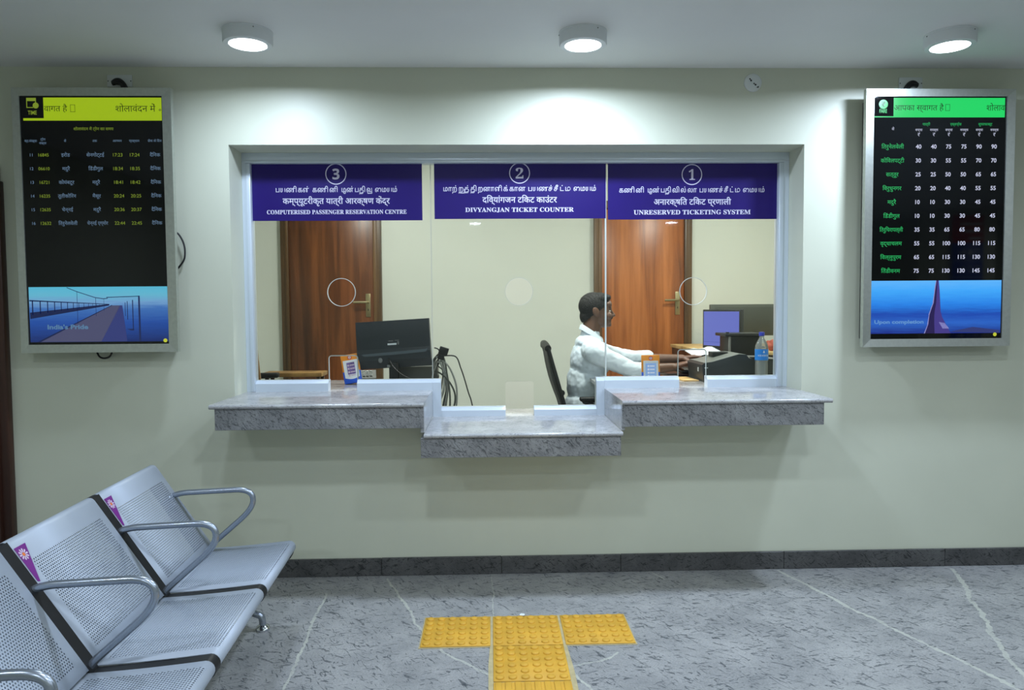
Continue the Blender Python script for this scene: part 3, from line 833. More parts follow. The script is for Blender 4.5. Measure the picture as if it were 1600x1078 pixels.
# --- right: ticket fares
root, uv, ob, W, H, ys = display('display_screen', 'right wall screen with a green header, fare table and blue sea picture', 1.9632, 2.7554, 1.2229, 2.5664, 2.0068, 2.7147, 1.2645, 2.5287)
bm = bmesh.new(); rect(bm, .148, .985, .005, .080, ys); rect(bm, .005, .985, .080, .0845, ys); ob('header_bar', bm, M['green_bar'], smooth=False)
bm = bmesh.new(); x, z = uv(.072, .031); disc(bm, x, z, .024, ys, 28)
xx, zz = uv(.071, .0585); put_text(bm, text_geo('FARE', .02), xx, zz, height=.020, width=.040, y=ys); ob('fare_icon', bm, M['green_bar'], smooth=False)
bm = bmesh.new(); put_text(bm, text_geo('₹', .012), x, z, height=.026, y=ys - .001); ob('rupee_mark', bm, M['t_dark'], smooth=False); bm = bmesh.new()
z = uv(0, .0445)[1]
put_text(bm, text_geo('आपका स्वागत है', .0), uv(.152, 0)[0], z, height=.030, y=ys - .001, align='l', maxw=.265)
a = uv(.536, .058); b = uv(.570, .031)
for (p0, p1, p2, p3) in ((a[0], b[0], a[1], a[1] + .002), (a[0], b[0], b[1] - .002, b[1]), (a[0], a[0] + .002, a[1], b[1]), (b[0] - .002, b[0], a[1], b[1])): flat(bm, p0, p1, p2, p3, ys - .001)
ob('header_text', bm, M['t_dark'], smooth=False); bm = bmesh.new()
put_text(bm, text_geo('शोलाव', .0), uv(.846, 0)[0], z, height=.032, y=ys - .001, align='l', maxw=.098); ob('header_text', bm, M['t_dark'], smooth=False)
rows('class_heading', [('यात्री', .396, .112, .014, None), ('एक्सप्रेस', .618, .112, .014, .06), ('सुपरफास्ट', .84, .112, .014, .075)], M['t_green'])
cols = [.341, .455, .567, .682, .796, .910]
rows('column_heading', [('से', .147, .131, .014, None)] + [(['बच्चा', 'वयस्क'][i % 2], u, .135, .013, .044) for i, u in enumerate(cols)] + [('₹', u, .154, .018, None) for u in cols], M['t_white'])
fares = [('ितरुनेलवेली', 40, 75, 90), ('कोिवलपट्टी', 30, 55, 70), ('सत्तूर', 25, 50, 65), ('िवरुधुनगर', 20, 40, 55), ('मदुरै', 10, 30, 45), ('िडंडीगुल', 10, 30, 45),
         ('ितरुिचरापल्ली', 35, 65, 80), ('वृद्धाचलम', 55, 100, 115), ('िवल्लुपुरम', 65, 115, 130), ('ितंडीवनम', 75, 130, 145)]
nn, ff = [], []
for i, f in enumerate(fares):
    v = .2033 + i * (.7155 - .2033) / 9
    nn.append((f[0], .147, v, .0215, .125))
    for k, u in enumerate(cols): ff.append((str(f[1 + k // 2]), u, v, .0215, None))
rows('station_name', nn, M['t_green'], .004); rows('fare_number', ff, M['t_white'], .022)
bm = bmesh.new(); rect(bm, .002, .992, .757, .978, ys); pic = ob('picture', bm, M['pic_right'], smooth=False)
bm = bmesh.new(); y1 = ys - .0006
L_ = [(.497, .757), (.487, .80), (.478, .85), (.462, .875), (.448, .90), (.44, .94), (.416, .978)]
R_ = [(.513, .757), (.522, .80), (.528, .85), (.532, .885), (.545, .91), (.56, .925), (.612, .978)]
for k in range(6):
    a, b, c, d = L_[k], L_[k + 1], R_[k + 1], R_[k]
    m1 = tuple(.62 * p + .38 * q for p, q in zip(a, d)); m2 = tuple(.62 * p + .38 * q for p, q in zip(b, c))
    poly(bm, [b, m2, m1, a], y1, 1); poly(bm, [m2, c, d, m1], y1, 0)
    e = .008
    poly(bm, [(b[0] - e, b[1]), b, a, (a[0] - e * .6, a[1])], y1, 2)
poly(bm, [(.52, .93), (.565, .935), (.60, .958), (.55, .958)], y1, 2); poly(bm, [(.60, .972), (.98, .978), (.985, .966), (.78, .952)], y1, 3)
ob('land_image', bm, [M['p_land'], M['p_land2'], M['p_pale'], M['p_deck2']], pic, smooth=False)
bm = bmesh.new(); x, z = uv(.217, .931); put_text(bm, text_geo('Upon completion', .035), x, z, height=.026, width=.265, y=ys - .0012); ob('picture_caption', bm, M['p_text2'], pic, smooth=False)
bm = bmesh.new(); x, z = uv(.95, .984); disc(bm, x, z, .010, ys - .001, 20); ob('status_dot', bm, M['yellow_dot'], smooth=False)

# cables of the left screen
def cable(name, pts, r, m, label):
    bm = bmesh.new(); tube(bm, smoothpath(pts, 8), r, 8)
    return tag(obj(name, bm, m), label, 'cable')
cable('power_cable', [(-1.66, -.03, 1.85), (-1.63, -.03, 1.845), (-1.605, -.03, 1.805), (-1.595, -.03, 1.76), (-1.60, -.03, 1.71), (-1.628, -.02, 1.675), (-1.645, -.002, 1.665)], .0048, M['cable_black'], 'black cable looping out at the right edge of the timetable screen')
cable('power_cable', [(-2.075, -.03, 1.28), (-2.07, -.03, 1.24), (-2.055, -.03, 1.205), (-2.03, -.03, 1.195), (-2.0, -.03, 1.205), (-1.985, -.03, 1.24), (-1.98, -.03, 1.28)], .0048, M['cable_black'], 'black cable loop hanging below the timetable screen')

# wall boxes above the screens, with the cable dropping behind
def cable_box(x, z, label, s):
    root = empty('cable_outlet', (x, 0, z - .035), label=label, cat='outlet', group='cable outlets above the screens')
    bm = bmesh.new(); box(bm, -.064, .064, -.007, -.0005, 0, .062, .002); obj('outlet_plate', bm, M['white_plastic'], root)
    bm = bmesh.new()
    tube(bm, smoothpath([(-.035 * s, -.012, .022), (-.015 * s, -.016, .034), (.008 * s, -.018, .032), (.03 * s, -.018, .012), (.045 * s, -.018, -.02)], 6), .008, 8)
    tube(bm, smoothpath([(-.033 * s, -.012, .016), (-.01 * s, -.016, .02), (.015 * s, -.016, .012), (.025 * s, -.016, -.02)], 6), .011, 8)
    obj('cable_bend', bm, M['cable_black'], root)
    for a in (-.058, .058):
        bm = bmesh.new(); ell(bm, (a, -.0075, .03), (.003, .002, .003), u=8, v=6); obj('screw', bm, M['blackm'], root)
cable_box(-1.915, 2.640, 'white cable outlet with a black cable above the timetable screen', 1)
cable_box(2.262, 2.634, 'white cable outlet with a black cable above the fare screen', -1)
# round junction box lid on the wall
root = empty('junction_box', (1.409, 0, 2.632), label='round white junction box lid high on the wall right of the counter', cat='junction box')
MY = Matrix.Rotation(R(90), 4, 'X')
bm = bmesh.new(); lathe(bm, [(.02, .0005), (.048, .0005), (.047, .005), (.040, .009), (.02, .0095)], n=36, mat4=MY); obj('lid', bm, M['white_plastic'], root)
bm = bmesh.new()
for (a, b, r) in ((-.018, .018, .004), (-.012, .010, .005), (.004, -.006, .004), (.012, -.012, .005)): ell(bm, (a, -.010, b), (r, .0015, r), u=10, v=6)
prism(bm, [(.016, -.026), (.028, -.028), (.030, -.018)], 'y', -.011, -.0095)
obj('screw_holes', bm, M['blackm'], root)

# ------------------------------------------------------------------ tactile paving
def dome_tile():
    bm = bmesh.new(); box(bm, -.15, .15, -.15, .15, 0, .004, .0015, 1)
    for i in range(6):
        for j in range(6):
            lathe(bm, [(.0168, .0035), (.0160, .0088), (.0132, .0106), (.004, .0110)], (-.125 + .05 * i, -.125 + .05 * j, 0), 14)
    return bm
bm = bmesh.new()
prism(bm, [(-.318, -.575), (-.318, -.892), (-.014, -.892), (-.020, -1.05), (-.017, -1.9), (.318, -1.9), (.322, -1.1), (.315, -.892), (.618, -.892), (.616, -.575)], 'z', .0002, .0022)
struct('trim_1', bm, M['cement'])
tile0 = None
TL = [(-.162, 'dome tile at the left arm of the yellow tactile T', -.735), (.150, 'dome tile at the middle of the yellow tactile T', -.735), (.462, 'dome tile at the right arm of the yellow tactile T', -.735), (.150, 'dome tile forming the stem of the yellow tactile T', -1.041)]
for i, (x, lb, y) in enumerate(TL):
    if tile0 is None: tile0 = obj('tactile_tile', dome_tile(), M['yellow'], angle=50); o = tile0
    else: o = tile0.copy(); COL.objects.link(o)
    o.location = (x, y, .0022); tag(o, lb, 'floor tile', 'yellow tactile dome tiles')
for k in range(2):
    if k == 0:
        bm = bmesh.new(); box(bm, -.15, .15, -.15, .15, 0, .004, .0015, 1)
        for i in range(8): box(bm, -.1425 + i * .0375 - .0005, -.1425 + i * .0375 + .0245, -.144, .144, .003, .009, .003, 2)
        bar0 = obj('tactile_tile', bm, M['yellow']); o = bar0
    else: o = bar0.copy(); COL.objects.link(o)
    o.location = (.150, -1.349 - .306 * k, .0022)
    tag(o, ['yellow bar tile just below the dome tiles at the foot of the T', 'second yellow bar tile, nearer the viewer, below the first bar tile'][k], 'floor tile', 'yellow tactile bar tiles')
bm = bmesh.new(); prism(bm, [(.125, -.598), (.142, -.600), (.150, -.590), (.146, -.580), (.132, -.577), (.124, -.586)], 'z', .0133, .0146)
tag(obj('paper_scrap', bm, M['white_card'], smooth=False), 'tiny white paper scrap on the middle yellow tile', 'litter')

# ------------------------------------------------------------------ waiting bench (local: x forward, y towards the viewer negative)
bench = empty('waiting_bench', (-1.272, -.628, 0), R(3.0), 'silver three seat perforated steel waiting bench with looped armrests, in the left foreground', 'bench')
SW, PITCH = .532, .583
def sheet(prof, w):
    bm = bmesh.new(); uvl = bm.loops.layers.uv.new('UVMap')
    v = [0.]
    for a, b in zip(prof, prof[1:]): v.append(v[-1] + (Vector(b) - Vector(a)).length)
    A = [bm.verts.new((p[0], 0, p[1])) for p in prof]; B = [bm.verts.new((p[0], -w, p[1])) for p in prof]
    for i in range(len(prof) - 1):
        f = bm.faces.new((A[i], A[i + 1], B[i + 1], B[i]))
        for l, q in zip(f.loops, ((0, v[i]), (0, v[i + 1]), (w, v[i + 1]), (w, v[i]))): l[uvl].uv = q
    return bm
seat_prof = [(-.012, .352), (0, .362)] + [(.345 * t, .362 + .022 * t ** 1.5) for t in (.15, .3, .45, .6, .75, .9, 1.)]
seat_prof += [(.345 + .024 * math.sin(R(a)), .360 + .024 * math.cos(R(a))) for a in range(20, 201, 20)]
d = Vector((-.256, .395)).normalized(); nrm = Vector((-d.y, d.x))
back_prof = [tuple(Vector((.004, .372)) + d * (s)) for s in (0, .08, .16, .24, .32, .40, .437)]
tp = Vector(back_prof[-1])
back_prof += [tuple(tp + nrm * .020 * (1 - math.cos(R(a))) + d * .020 * math.sin(R(a))) for a in range(20, 201, 20)]
seat_m = bake(obj('seat', sheet(seat_prof, SW), M['perf'], angle=60), ('SOLIDIFY', dict(thickness=.004, offset=-1)))
back_m = bake(obj('backrest', sheet(back_prof, SW), M['perf'], angle=60), ('SOLIDIFY', dict(thickness=.004, offset=1)))
M['sticker'] = mat('purple sticker', (112, 28, 124), .4)
M['sticker_art'] = mat('sticker flower print', (214, 196, 214), .5)
M['sticker_o'] = mat('sticker orange print', (232, 120, 40), .5)
for i in range(3):
    s = seat_m if i == 0 else seat_m.copy(); b = back_m if i == 0 else back_m.copy()
    for o in (s, b):
        if i: COL.objects.link(o)
        o.parent = bench; o.location = (0, -i * PITCH, 0)
    # triangular sticker in the upper near corner of the backrest
    def bp(y, s_): q = Vector((.004, .372)) + d * s_ - nrm * .0062; return (q.x, -i * PITCH - y, q.y)
    bm = bmesh.new(); quad(bm, [bp(SW - .002, .425), bp(SW - .002, .305), bp(SW - .012, .300), bp(SW - .062, .425)])
    st = obj('sticker', bm, M['sticker'], b, smooth=False); st.matrix_parent_inverse = Matrix.Translation((0, i * PITCH, 0))
    bm = bmesh.new()
    def bq(y, s_): q = Vector((.004, .372)) + d * s_ - nrm * .0070; return (q.x, -i * PITCH - y, q.y)
    cy, cs = SW - .024, .396
    for k in range(10):
        a = 2 * math.pi * k / 10
        p = [(0.007, -.25), (.018, -.18), (.021, 0), (.018, .18), (.007, .25)]
        quad(bm, [bq(cy + r * math.cos(a + t), cs + r * math.sin(a + t)) for r, t in p], 0)
    quad(bm, [bq(cy + .006 * math.cos(a), cs + .006 * math.sin(a)) for a in [2 * math.pi * k / 10 for k in range(10)]], 1)
    ar = obj('sticker_flower', bm, [M['sticker_art'], M['sticker_o']], b, smooth=False); ar.matrix_parent_inverse = Matrix.Translation((0, i * PITCH, 0))
# black L brackets with armrest loops at the four seat edges
def L_poly():
    top = [tuple(Vector((.004, .372)) + d * s - nrm * .004) for s in (.452, .30, .15, .012)]
    top += [(.012, .360), (.12, .366), (.24, .374), (.345, .386)]
    top += [(.345 + .029 * math.sin(R(a)), .357 + .029 * math.cos(R(a))) for a in range(20, 181, 20)]
    top += [(.20, .322), (.02, .308), (-.03, .318)]
    top += [tuple(Vector((.004, .372)) + d * s + nrm * .044) for s in (.06, .20, .40)]
    c = Vector((.004, .372)) + d * .437 + nrm * .020
    top += [tuple(c + nrm * .024 * math.cos(R(a)) + d * .024 * math.sin(R(a))) for a in range(0, 170, 24)]
    return top
bk = None
for i in range(4):
    yc = -i * PITCH + (PITCH - SW) / 2 if i else -.026
    if bk is None:
        bm = bmesh.new(); prism(bm, L_poly(), 'y', -.0245, .0245); bk = obj('side_bracket', bm, M['black'], bench)
        bm = bmesh.new()
        pts = fillet([(-.175, 0, .575), (-.168, -.0, .612), (-.118, 0, .628), (.188, 0, .638), (.20, 0, .555), (.012, 0, .392), (-.01, 0, .362)], [0, .03, .03, .075, .085, .03, 0], 7)
        tube(bm, pts, .0125, 12); am = obj('armrest', bm, M['tube'], bench)
        bm = bmesh.new(); tube(bm, [(-.150 + .026 * math.cos(2 * math.pi * k / 16) * d.x * 1.5 + .0, .0205 * (1 if math.sin(2 * math.pi * k / 16) > 0 else -1) * min(1, abs(math.sin(2 * math.pi * k / 16)) * 1.6), .598 + .03 * math.cos(2 * math.pi * k / 16)) for k in range(16)], .004, 6, closed=True)
        cl = obj('clamp_band', bm, M['tube'], bench)
        trio = (bk, am, cl)
    else:
        trio = [o.copy() for o in (bk, am, cl)]
        for o in trio: COL.objects.link(o); o.parent = bench; o.scale = (1, 1, 1)
    for o in trio: o.location = (0, yc, 0)
    if i == 0: bk.location = (-.004, yc, -.012); bk.scale = (.985, .9, .985)
bm = bmesh.new(); box(bm, .09, .15, -3 * PITCH + .04, .03, .262, .307, .006); obj('beam', bm, M['blackm'], bench)
lg = None
for i, y in enumerate((-.055, -3 * PITCH + .12)):
    pr = []
    for s in (1, -1):
        pts = fillet([(.12, 0, .27), (.12 + s * .045, 0, .10), (.12 + s * .075, 0, .075), (.12 + s * .108, 0, .065), (.12 + s * .112, 0, .025)], .03, 5)
        bm = bmesh.new(); tube(bm, pts, .015, 12); l = obj('leg', bm, M['tube'], bench); l.location = (0, y, 0)
        bm = bmesh.new(); lathe(bm, [(.010, .034), (.012, .028), (.026, .020), (.032, .010), (.030, .0), (.01, 0)], (.12 + s * .112, 0, 0), 20); obj('foot', bm, M['chrome'], l)

# ------------------------------------------------------------------ office furniture
def table(name, label, x0, x1, y0, y1, z, t, topm, legm, cat='desk', zf=OFF_Z):
    root = empty(name, ((x0 + x1) / 2, (y0 + y1) / 2, zf), label=label, cat=cat)
    cx, cy = (x0 + x1) / 2, (y0 + y1) / 2
    bm = bmesh.new(); box(bm, x0 - cx, x1 - cx, y0 - cy, y1 - cy, z - t - zf, z - zf, .003); obj('desk_top', bm, topm, root)
    for a in (x0 - cx + .02, x1 - cx - .045):
        for b in (y0 - cy + .02, y1 - cy - .045):
            bm = bmesh.new(); box(bm, a, a + .025, b, b + .025, 0, z - t - zf, .002); obj('leg', bm, legm, root)
    return root
table('side_desk', 'wooden side desk carrying the keyboard in front of the clerk', 1.17, 2.05, .895, 1.34, 1.0, .022, M['dark_wood'], M['blackm'])
t2 = table('office_table', 'plywood topped table along the right wall behind the computer screens', 1.64, 2.6, 1.50, 2.75, 1.105, .028, M['ply'], M['dark_wood'])
bm = bmesh.new(); box(bm, -.47, .47, -.60, .60, .60, .876); obj('table_apron', bm, M['dark_wood'], t2)
table('office_table', 'low brown wooden table in front of the left office door', -1.66, -1.225, 1.42, 1.62, .985, .03, M['ply_edge'], M['dark_wood'])

# monitor seen from behind, on the left counter
def monitor_back(loc, rz, label):
    root = empty('computer_monitor', loc, rz, label, 'monitor')
    bm = bmesh.new()
    prism(bm, [(-.014, .100), (-.014, .390), (.012, .390), (.024, .32), (.026, .22), (.034, .195), (.030, .15), (.012, .100)], 'x', -.227, .227)
    bmesh.ops.scale(bm, verts=bm.verts, vec=(1, -1, 1)); bmesh.ops.recalc_face_normals(bm, faces=bm.faces)
    obj('monitor_shell', bm, mat('dark blue grey plastic', (34, 41, 48), .38, noise=.06, nscale=90), root, angle=12)
    bm = bmesh.new(); prism(bm, [(-.20, .192), (.20, .205), (.215, .212), (.20, .188), (.0, .180), (-.18, .178)], 'y', -.0375, -.033)
    obj('ridge', bm, mat('glossy grey ridge', (88, 98, 106), .25), root)
    bm = bmesh.new(); box(bm, -.035, .02, -.0272, -.025, .240, .251); box(bm, -.028, .0, -.0272, -.025, .263, .268, mi=1); box(bm, .012, .036, -.0272, -.025, .265, .269, mi=1); box(bm, .026, .036, -.0272, -.025, .241, .261, mi=1)
    obj('rating_label', bm, [M['white_card'], M['grey_plastic']], root, smooth=False)
    bm = bmesh.new(); ell(bm, (-.085, -.0315, .150), (.013, .003, .016)); box(bm, -.047, -.025, -.03, -.02, .103, .120, .002); obj('socket', bm, M['grey_plastic'], root)
    bm = bmesh.new(); box(bm, -.03, .03, -.03, -.005, .0, .13, .006); lathe(bm, [(.02, .0), (.115, .0), (.11, .008), (.03, .016), (.02, .018)], (0, -.02, 0), 32); obj('stand', bm, M['black'], root)
    bm = bmesh.new(); tube(bm, smoothpath([(-.03, -.034, .16), (.0, -.05, .11), (.06, -.07, .06), (.13, -.08, .03), (.2, -.08, .008)], 6), .0032, 6)
    tube(bm, smoothpath([(.02, -.034, .14), (.03, -.06, .07), (.03, -.075, .02), (.06, -.09, .005)], 6), .003, 6); obj('monitor_cable', bm, M['cable_black'], root)
    for ch in root.children:
        if ch.name.split('.')[0] in ('monitor_shell', 'ridge', 'rating_label', 'socket'): ch.rotation_euler = (0, R(-3.2), 0); ch.location.x = .012
    return root
monitor_back((-.592, .60, ZH), R(-4), 'black computer monitor seen from behind on the left counter')
# small grey box under it, calculator-like printer beside it
root = empty('card_reader', (-.79, .78, ZH), R(10), 'small grey keypad device standing left of the black monitor', 'device')
bm = bmesh.new(); prism(bm, [(-.05, 0), (.05, 0), (.05, .062), (.03, .068), (-.05, .022)], 'x', -.055, .055); obj('case', bm, M['darkgrey'], root)
bm = bmesh.new()
for i in range(3):
    for j in range(3): box(bm, -.03 + i * .022, -.014 + i * .022, -.032 + j * .019, -.02 + j * .019, .036 + j * .0105, .044 + j * .0105, .001, 1)
obj('keypad', bm, M['white_plastic'], root)
root = empty('network_box', (-.465, .745, ZH), R(0), 'dark grey plastic box lying on the counter behind the black monitor stand', 'device')
bm = bmesh.new(); box(bm, -.13, .13, -.06, .06, 0, .098, .005); obj('case', bm, M['darkgrey'], root)
bm = bmesh.new()
for k in range(3): box(bm, .122, .133, -.04 + k * .028, -.022 + k * .028, .02, .035, mi=0)
obj('port', bm, M['blackm'], root)

# counter stands
def pay_stand(loc, rz, lean, label, roll=0., tall=.158, lit=False):
    root = empty('counter_stand', loc, rz, label, 'display stand', 'orange and blue counter stands')
    root.rotation_euler = (lean, roll, rz)
    wd = .108
    bm = bmesh.new(); box(bm, -wd / 2, wd / 2, 0, .014, tall * .40, tall, .004); up = obj('upper_board', bm, M['orange'], root)
    bm = bmesh.new(); box(bm, -wd / 2, wd / 2, -.001, .015, 0, tall * .42, .004); box(bm, -wd / 2 + .004, wd / 2 - .004, .0, .05, 0, .012, .003); obj('lower_board', bm, M['blue_card'], root)
    bm = bmesh.new(); box(bm, -wd * .41, wd * .41, -.0028, .0, tall * .20, tall * .80, .001, 1)
    pts = [(-.35 + .7 * k / 10, tall * .20 - .010 * math.sin(math.pi * k / 10)) for k in range(11)]
    prism(bm, [(-wd * .41, tall * .21)] + [(wd * p[0] * 1.17, p[1]) for p in pts] + [(wd * .41, tall * .21)], 'y', -.0028, .0); wp = obj('white_panel', bm, M['white_card'], root)
    bm = bmesh.new(); box(bm, -wd * (.30 if lit else .22), wd * (.30 if lit else .22), -.0036, -.002, tall * (.05 if lit else .31), tall * (.72 if lit else .72)); sc = obj('picture_panel', bm, emat('pale blue lit panel', (150, 190, 250), .75) if lit else mat('violet print', (112, 92, 152), .4, noise=.35, nscale=60), root)
    bm = bmesh.new()
    for k in range(4): disc(bm, -wd * .14, tall * (.62 - k * .115), .006, -.0040, 14); flat(bm, -wd * .06, wd * .20, tall * (.62 - k * .115) - .003, tall * (.62 - k * .115) + .003, -.0040)
    obj('icon_row', bm, emat('white icons', (225, 235, 255), .8) if lit else mat('pale pink print', (206, 190, 206), .5), root, smooth=False)
    bm = bmesh.new(); disc(bm, 0, tall * .89, .0125, -.0012, 24, mi=0); disc(bm, 0, tall * .89, .008, -.0018, 24, .005, mi=1); flat(bm, -.006, .006, tall * .89 - .001, tall * .89 + .001, -.0019, 1); obj('round_emblem', bm, [M['red'], M['white_card']], root, smooth=False)
    return root
pay_stand((-.838, .562, ZH + .0095), R(6), R(-8), 'orange and blue stand with a white panel, left of the black monitor', roll=R(-9), tall=.178)
pay_stand((.946, .36, ZH + .005), R(0), R(-6), 'orange and blue counter stand with a pale blue lit panel before the clerk', tall=.172, lit=True)

# cable bundle at the end of the left counter
cb = empty('cable_bundle', (-.283, .545, .50), label='tangled grey and black cables with a black power strip hanging off the left counter', cat='cables')
def cbt(name, sets, r, m):
    for pts in sets:
        bm = bmesh.new(); tube(bm, smoothpath([(p[0] + .28, p[1] - .50, p[2] - .50) for p in pts], 6), r, 7); obj(name, bm, m, cb)
sets_g, sets_o, sets_b = [], [], []
for k in range(7):
    o_ = random.uniform(-.02, .02); q_ = random.uniform(-.03, .03)
    P = [(-.36, .58 + q_, .995 + .02 * k), (-.325 + o_, .55 + q_, 1.05 + .02 * k), (-.295 + o_, .52 + q_, 1.12), (-.275 + o_ * .5, .50, 1.05), (-.268 + o_, .50 + q_, .95), (-.285 + o_ * 2, .50 + q_, .85), (-.30 + o_ * 2, .50 + q_, .70), (-.31, .5 + q_, .22)]
    (sets_g if k % 2 else sets_o).append(P)
sets_g.append([(-.33, .5, 1.15), (-.26, .49, 1.10), (-.215, .49, 1.00), (-.205, .49, .90), (-.225, .5, .70), (-.25, .5, .22)])
sets_o.append([(-.36, .55, 1.06), (-.30, .5, 1.045), (-.24, .49, .98), (-.215, .49, .90), (-.24, .5, .80), (-.29, .5, .76), (-.31, .5, .5)])
sets_b.append([(-.285, .5, 1.155), (-.21, .49, 1.150), (-.18, .49, 1.08), (-.16, .49, 1.02), (-.135, .49, .93), (-.115, .49, .865), (-.09, .5, .70), (-.08, .5, .22)])
sets_b.append([(-.34, .5, 1.205), (-.31, .5, 1.185), (-.32, .5, 1.10), (-.29, .5, 1.06), (-.30, .5, .95)])
cbt('grey_cable', sets_g, .0055, M['cable_grey']); cbt('dark_cable', sets_o, .0055, M['cable_olive']); cbt('black_cable', sets_b, .004, M['cable_black'])
bm = bmesh.new(); box(bm, -.028, .028, -.02, .02, -.022, .022, .003); box(bm, -.022, .014, -.018, .018, -.055, -.02, .003)
a_ = obj('power_adapter', bm, M['black'], cb); a_.location = (-.003, 0, .685); a_.rotation_euler = (0, R(18), 0)

# leaning plywood board at the left end of the window, inside
board = empty('leaning_board', (-1.3495, .40, ZH), label='narrow yellowish wooden board leaning upright at the left end of the window', cat='board')
bm = bmesh.new(); prism(bm, [(-.024, 0), (.0, 0), (-.002, .05), (-.016, .20), (-.029, .44), (-.041, .80), (-.055, .80), (-.043, .40), (-.028, .15)], 'y', 0, .014); obj('board_edge', bm, M['ply_edge'], board)
bm = bmesh.new(); prism(bm, [(-.065, 0), (-.0245, 0), (-.0285, .15), (-.037, .28), (-.065, .28)], 'y', .003, .012); obj('board_face', bm, M['ply'], board)

# swivel chairs
def make_chair(label, loc, rz, kind='chair'):
    """mesh office chair facing local +x"""
    root = empty('office_chair', loc, rz, label, 'chair', 'office chairs')
    fr = M['black']
    bm = bmesh.new()
    for s in (-1, 1):
        tube(bm, fillet([(-.20, s * .215, .47), (-.235, s * .225, .55), (-.355, s * .215, .98)], .05), .014, 10)
    tube(bm, [(-.355, -.215, .98), (-.362, -.1, 1.0), (-.364, 0, 1.004), (-.362, .1, 1.0), (-.355, .215, .98)], .022, 12)
    tube(bm, [(-.235, -.22, .55), (-.235, .22, .55)], .014, 10)
    obj('back_frame', bm, fr, root)
    bm = bmesh.new(); n = 8
    g = [[bm.verts.new((-.24 - .118 * j / n - .018 * math.sin(math.pi * j / n), -.208 + .416 * i / n, .56 + .42 * j / n)) for i in range(n + 1)] for j in range(n + 1)]
    for j in range(n):
        for i in range(n): bm.faces.new((g[j][i], g[j][i + 1], g[j + 1][i + 1], g[j + 1][i]))
    o = obj('back_mesh', bm, mat('grey mesh fabric', (74, 76, 74), .8, noise=.5, nscale=220), root); bake(o, ('SOLIDIFY', dict(thickness=.012, offset=0)))
    bm = bmesh.new(); tube(bm, [(-.265, -.2, .69), (-.275, 0, .685), (-.265, .2, .69)], .02, 10); obj('lumbar_bar', bm, fr, root)
    bm = bmesh.new(); box(bm, -.22, .24, -.23, .23, .40, .47, .03, 4); obj('seat', bm, mat('black seat fabric', (34, 36, 38), .85, noise=.2, nscale=200), root)
    for s in (-1, 1):
        bm = bmesh.new(); tube(bm, fillet([(-.10, s * .23, .43), (-.08, s * .275, .45), (-.05, s * .28, .62), (-.16, s * .28, .645), (.12, s * .28, .655)], .05), .013, 8)
        a = obj('armrest', bm, fr, root)
        bm = bmesh.new(); box(bm, -.16, .13, s * .28 - .028, s * .28 + .028, .645, .672, .010, 3); obj('arm_pad', bm, fr, a)
    bm = bmesh.new(); tube(bm, [(0, 0, .40), (0, 0, .09)], .026, 14); obj('gas_post', bm, M['tube'], root)
    bm = bmesh.new()
    for k in range(5):
        a = R(72 * k + 20); tube(bm, [(0, 0, .10), (.15 * math.cos(a), .15 * math.sin(a), .09), (.28 * math.cos(a), .28 * math.sin(a), .065)], .018, 8)
    obj('star_base', bm, fr, root)
    for k in range(5):
        a = R(72 * k + 20); bm = bmesh.new(); lathe(bm, [(.01, -.02), (.027, -.02), (.027, .02), (.01, .02)], (.28 * math.cos(a), .28 * math.sin(a), .027), 16, Matrix.Rotation(R(90), 4, 'X')); obj('caster', bm, fr, root)
    return root
make_chair('black mesh swivel chair under the clerk in the white shirt', (.725, 1.0, OFF_Z), R(0))
c2 = make_chair('black swivel chair with only its armrest showing, in the left corner of the window', (-1.60, .92, OFF_Z + .0), R(0))
c2.scale = (1, 1, 1.2)
# printer with sloped end
root = empty('ticket_printer', (1.50, .655, ZH), R(0), 'large dark ticket printer with a sloped end behind the right counter slot', 'printer')
bm = bmesh.new(); prism(bm, [(-.205, 0), (-.215, .105), (-.20, .117), (-.155, .122), (.01, .168), (.055, .165), (.075, .142), (.275, .135), (.285, .11), (.28, 0)], 'y', -.17, .17)
obj('printer_case', bm, mat('dark green grey plastic', (40, 45, 46), .42), root, angle=25)
bm = bmesh.new(); prism(bm, [(-.20, .1185), (-.155, .1235), (.0, .1665), (.01, .1695), (.055, .1665), (.055, .1645), (.01, .1675), (-.155, .1215), (-.20, .1165)], 'y', -.165, .165)
prism(bm, [(.078, .1435), (.275, .1365), (.275, .134), (.078, .141)], 'y', -.165, .165)
obj('top_cover', bm, mat('grey printer cover', (112, 116, 112), .35), root)
bm = bmesh.new(); box(bm, -.10, .0, .0, .10, .14, .172, .004); box(bm, .09, .15, -.168, -.12, .130, .150, .003); obj('paper_window', bm, M['black'], root)
bm = bmesh.new(); box(bm, -.2165, -.2125, -.09, -.075, .06, .085); box(bm, -.20, -.18, -.1715, -.169, .085, .09); obj('maker_badge', bm, M['white_plastic'], root, smooth=False)
# light wooden strip in front of it and a white sheet behind
bm = bmesh.new(); box(bm, -.035, .06, -.12, .12, 0, .008, .001, 1)
o = obj('wooden_strip', bm, M['ply'], loc=(1.215, .66, ZH), rot=(0, 0, R(4))); tag(o, 'small light wooden strip lying on the granite beside the printer', 'strip')
bm = bmesh.new(); n = 6
g = [[bm.verts.new((-.10 + .2 * i / n, -.14 + .28 * j / n, .012 * math.sin(i * .9) ** 2 + .001)) for i in range(n + 1)] for j in range(n + 1)]
for j in range(n):
    for i in range(n): bm.faces.new((g[j][i], g[j][i + 1], g[j + 1][i + 1], g[j + 1][i]))
o = obj('paper_sheet', bm, M['white_card'], loc=(1.50, 1.19, 1.122), rot=(R(6), R(-6), 0)); tag(o, 'white paper sheet standing above the printer behind the clerk\'s hands', 'paper')
bake(o, ('SOLIDIFY', dict(thickness=.002)))
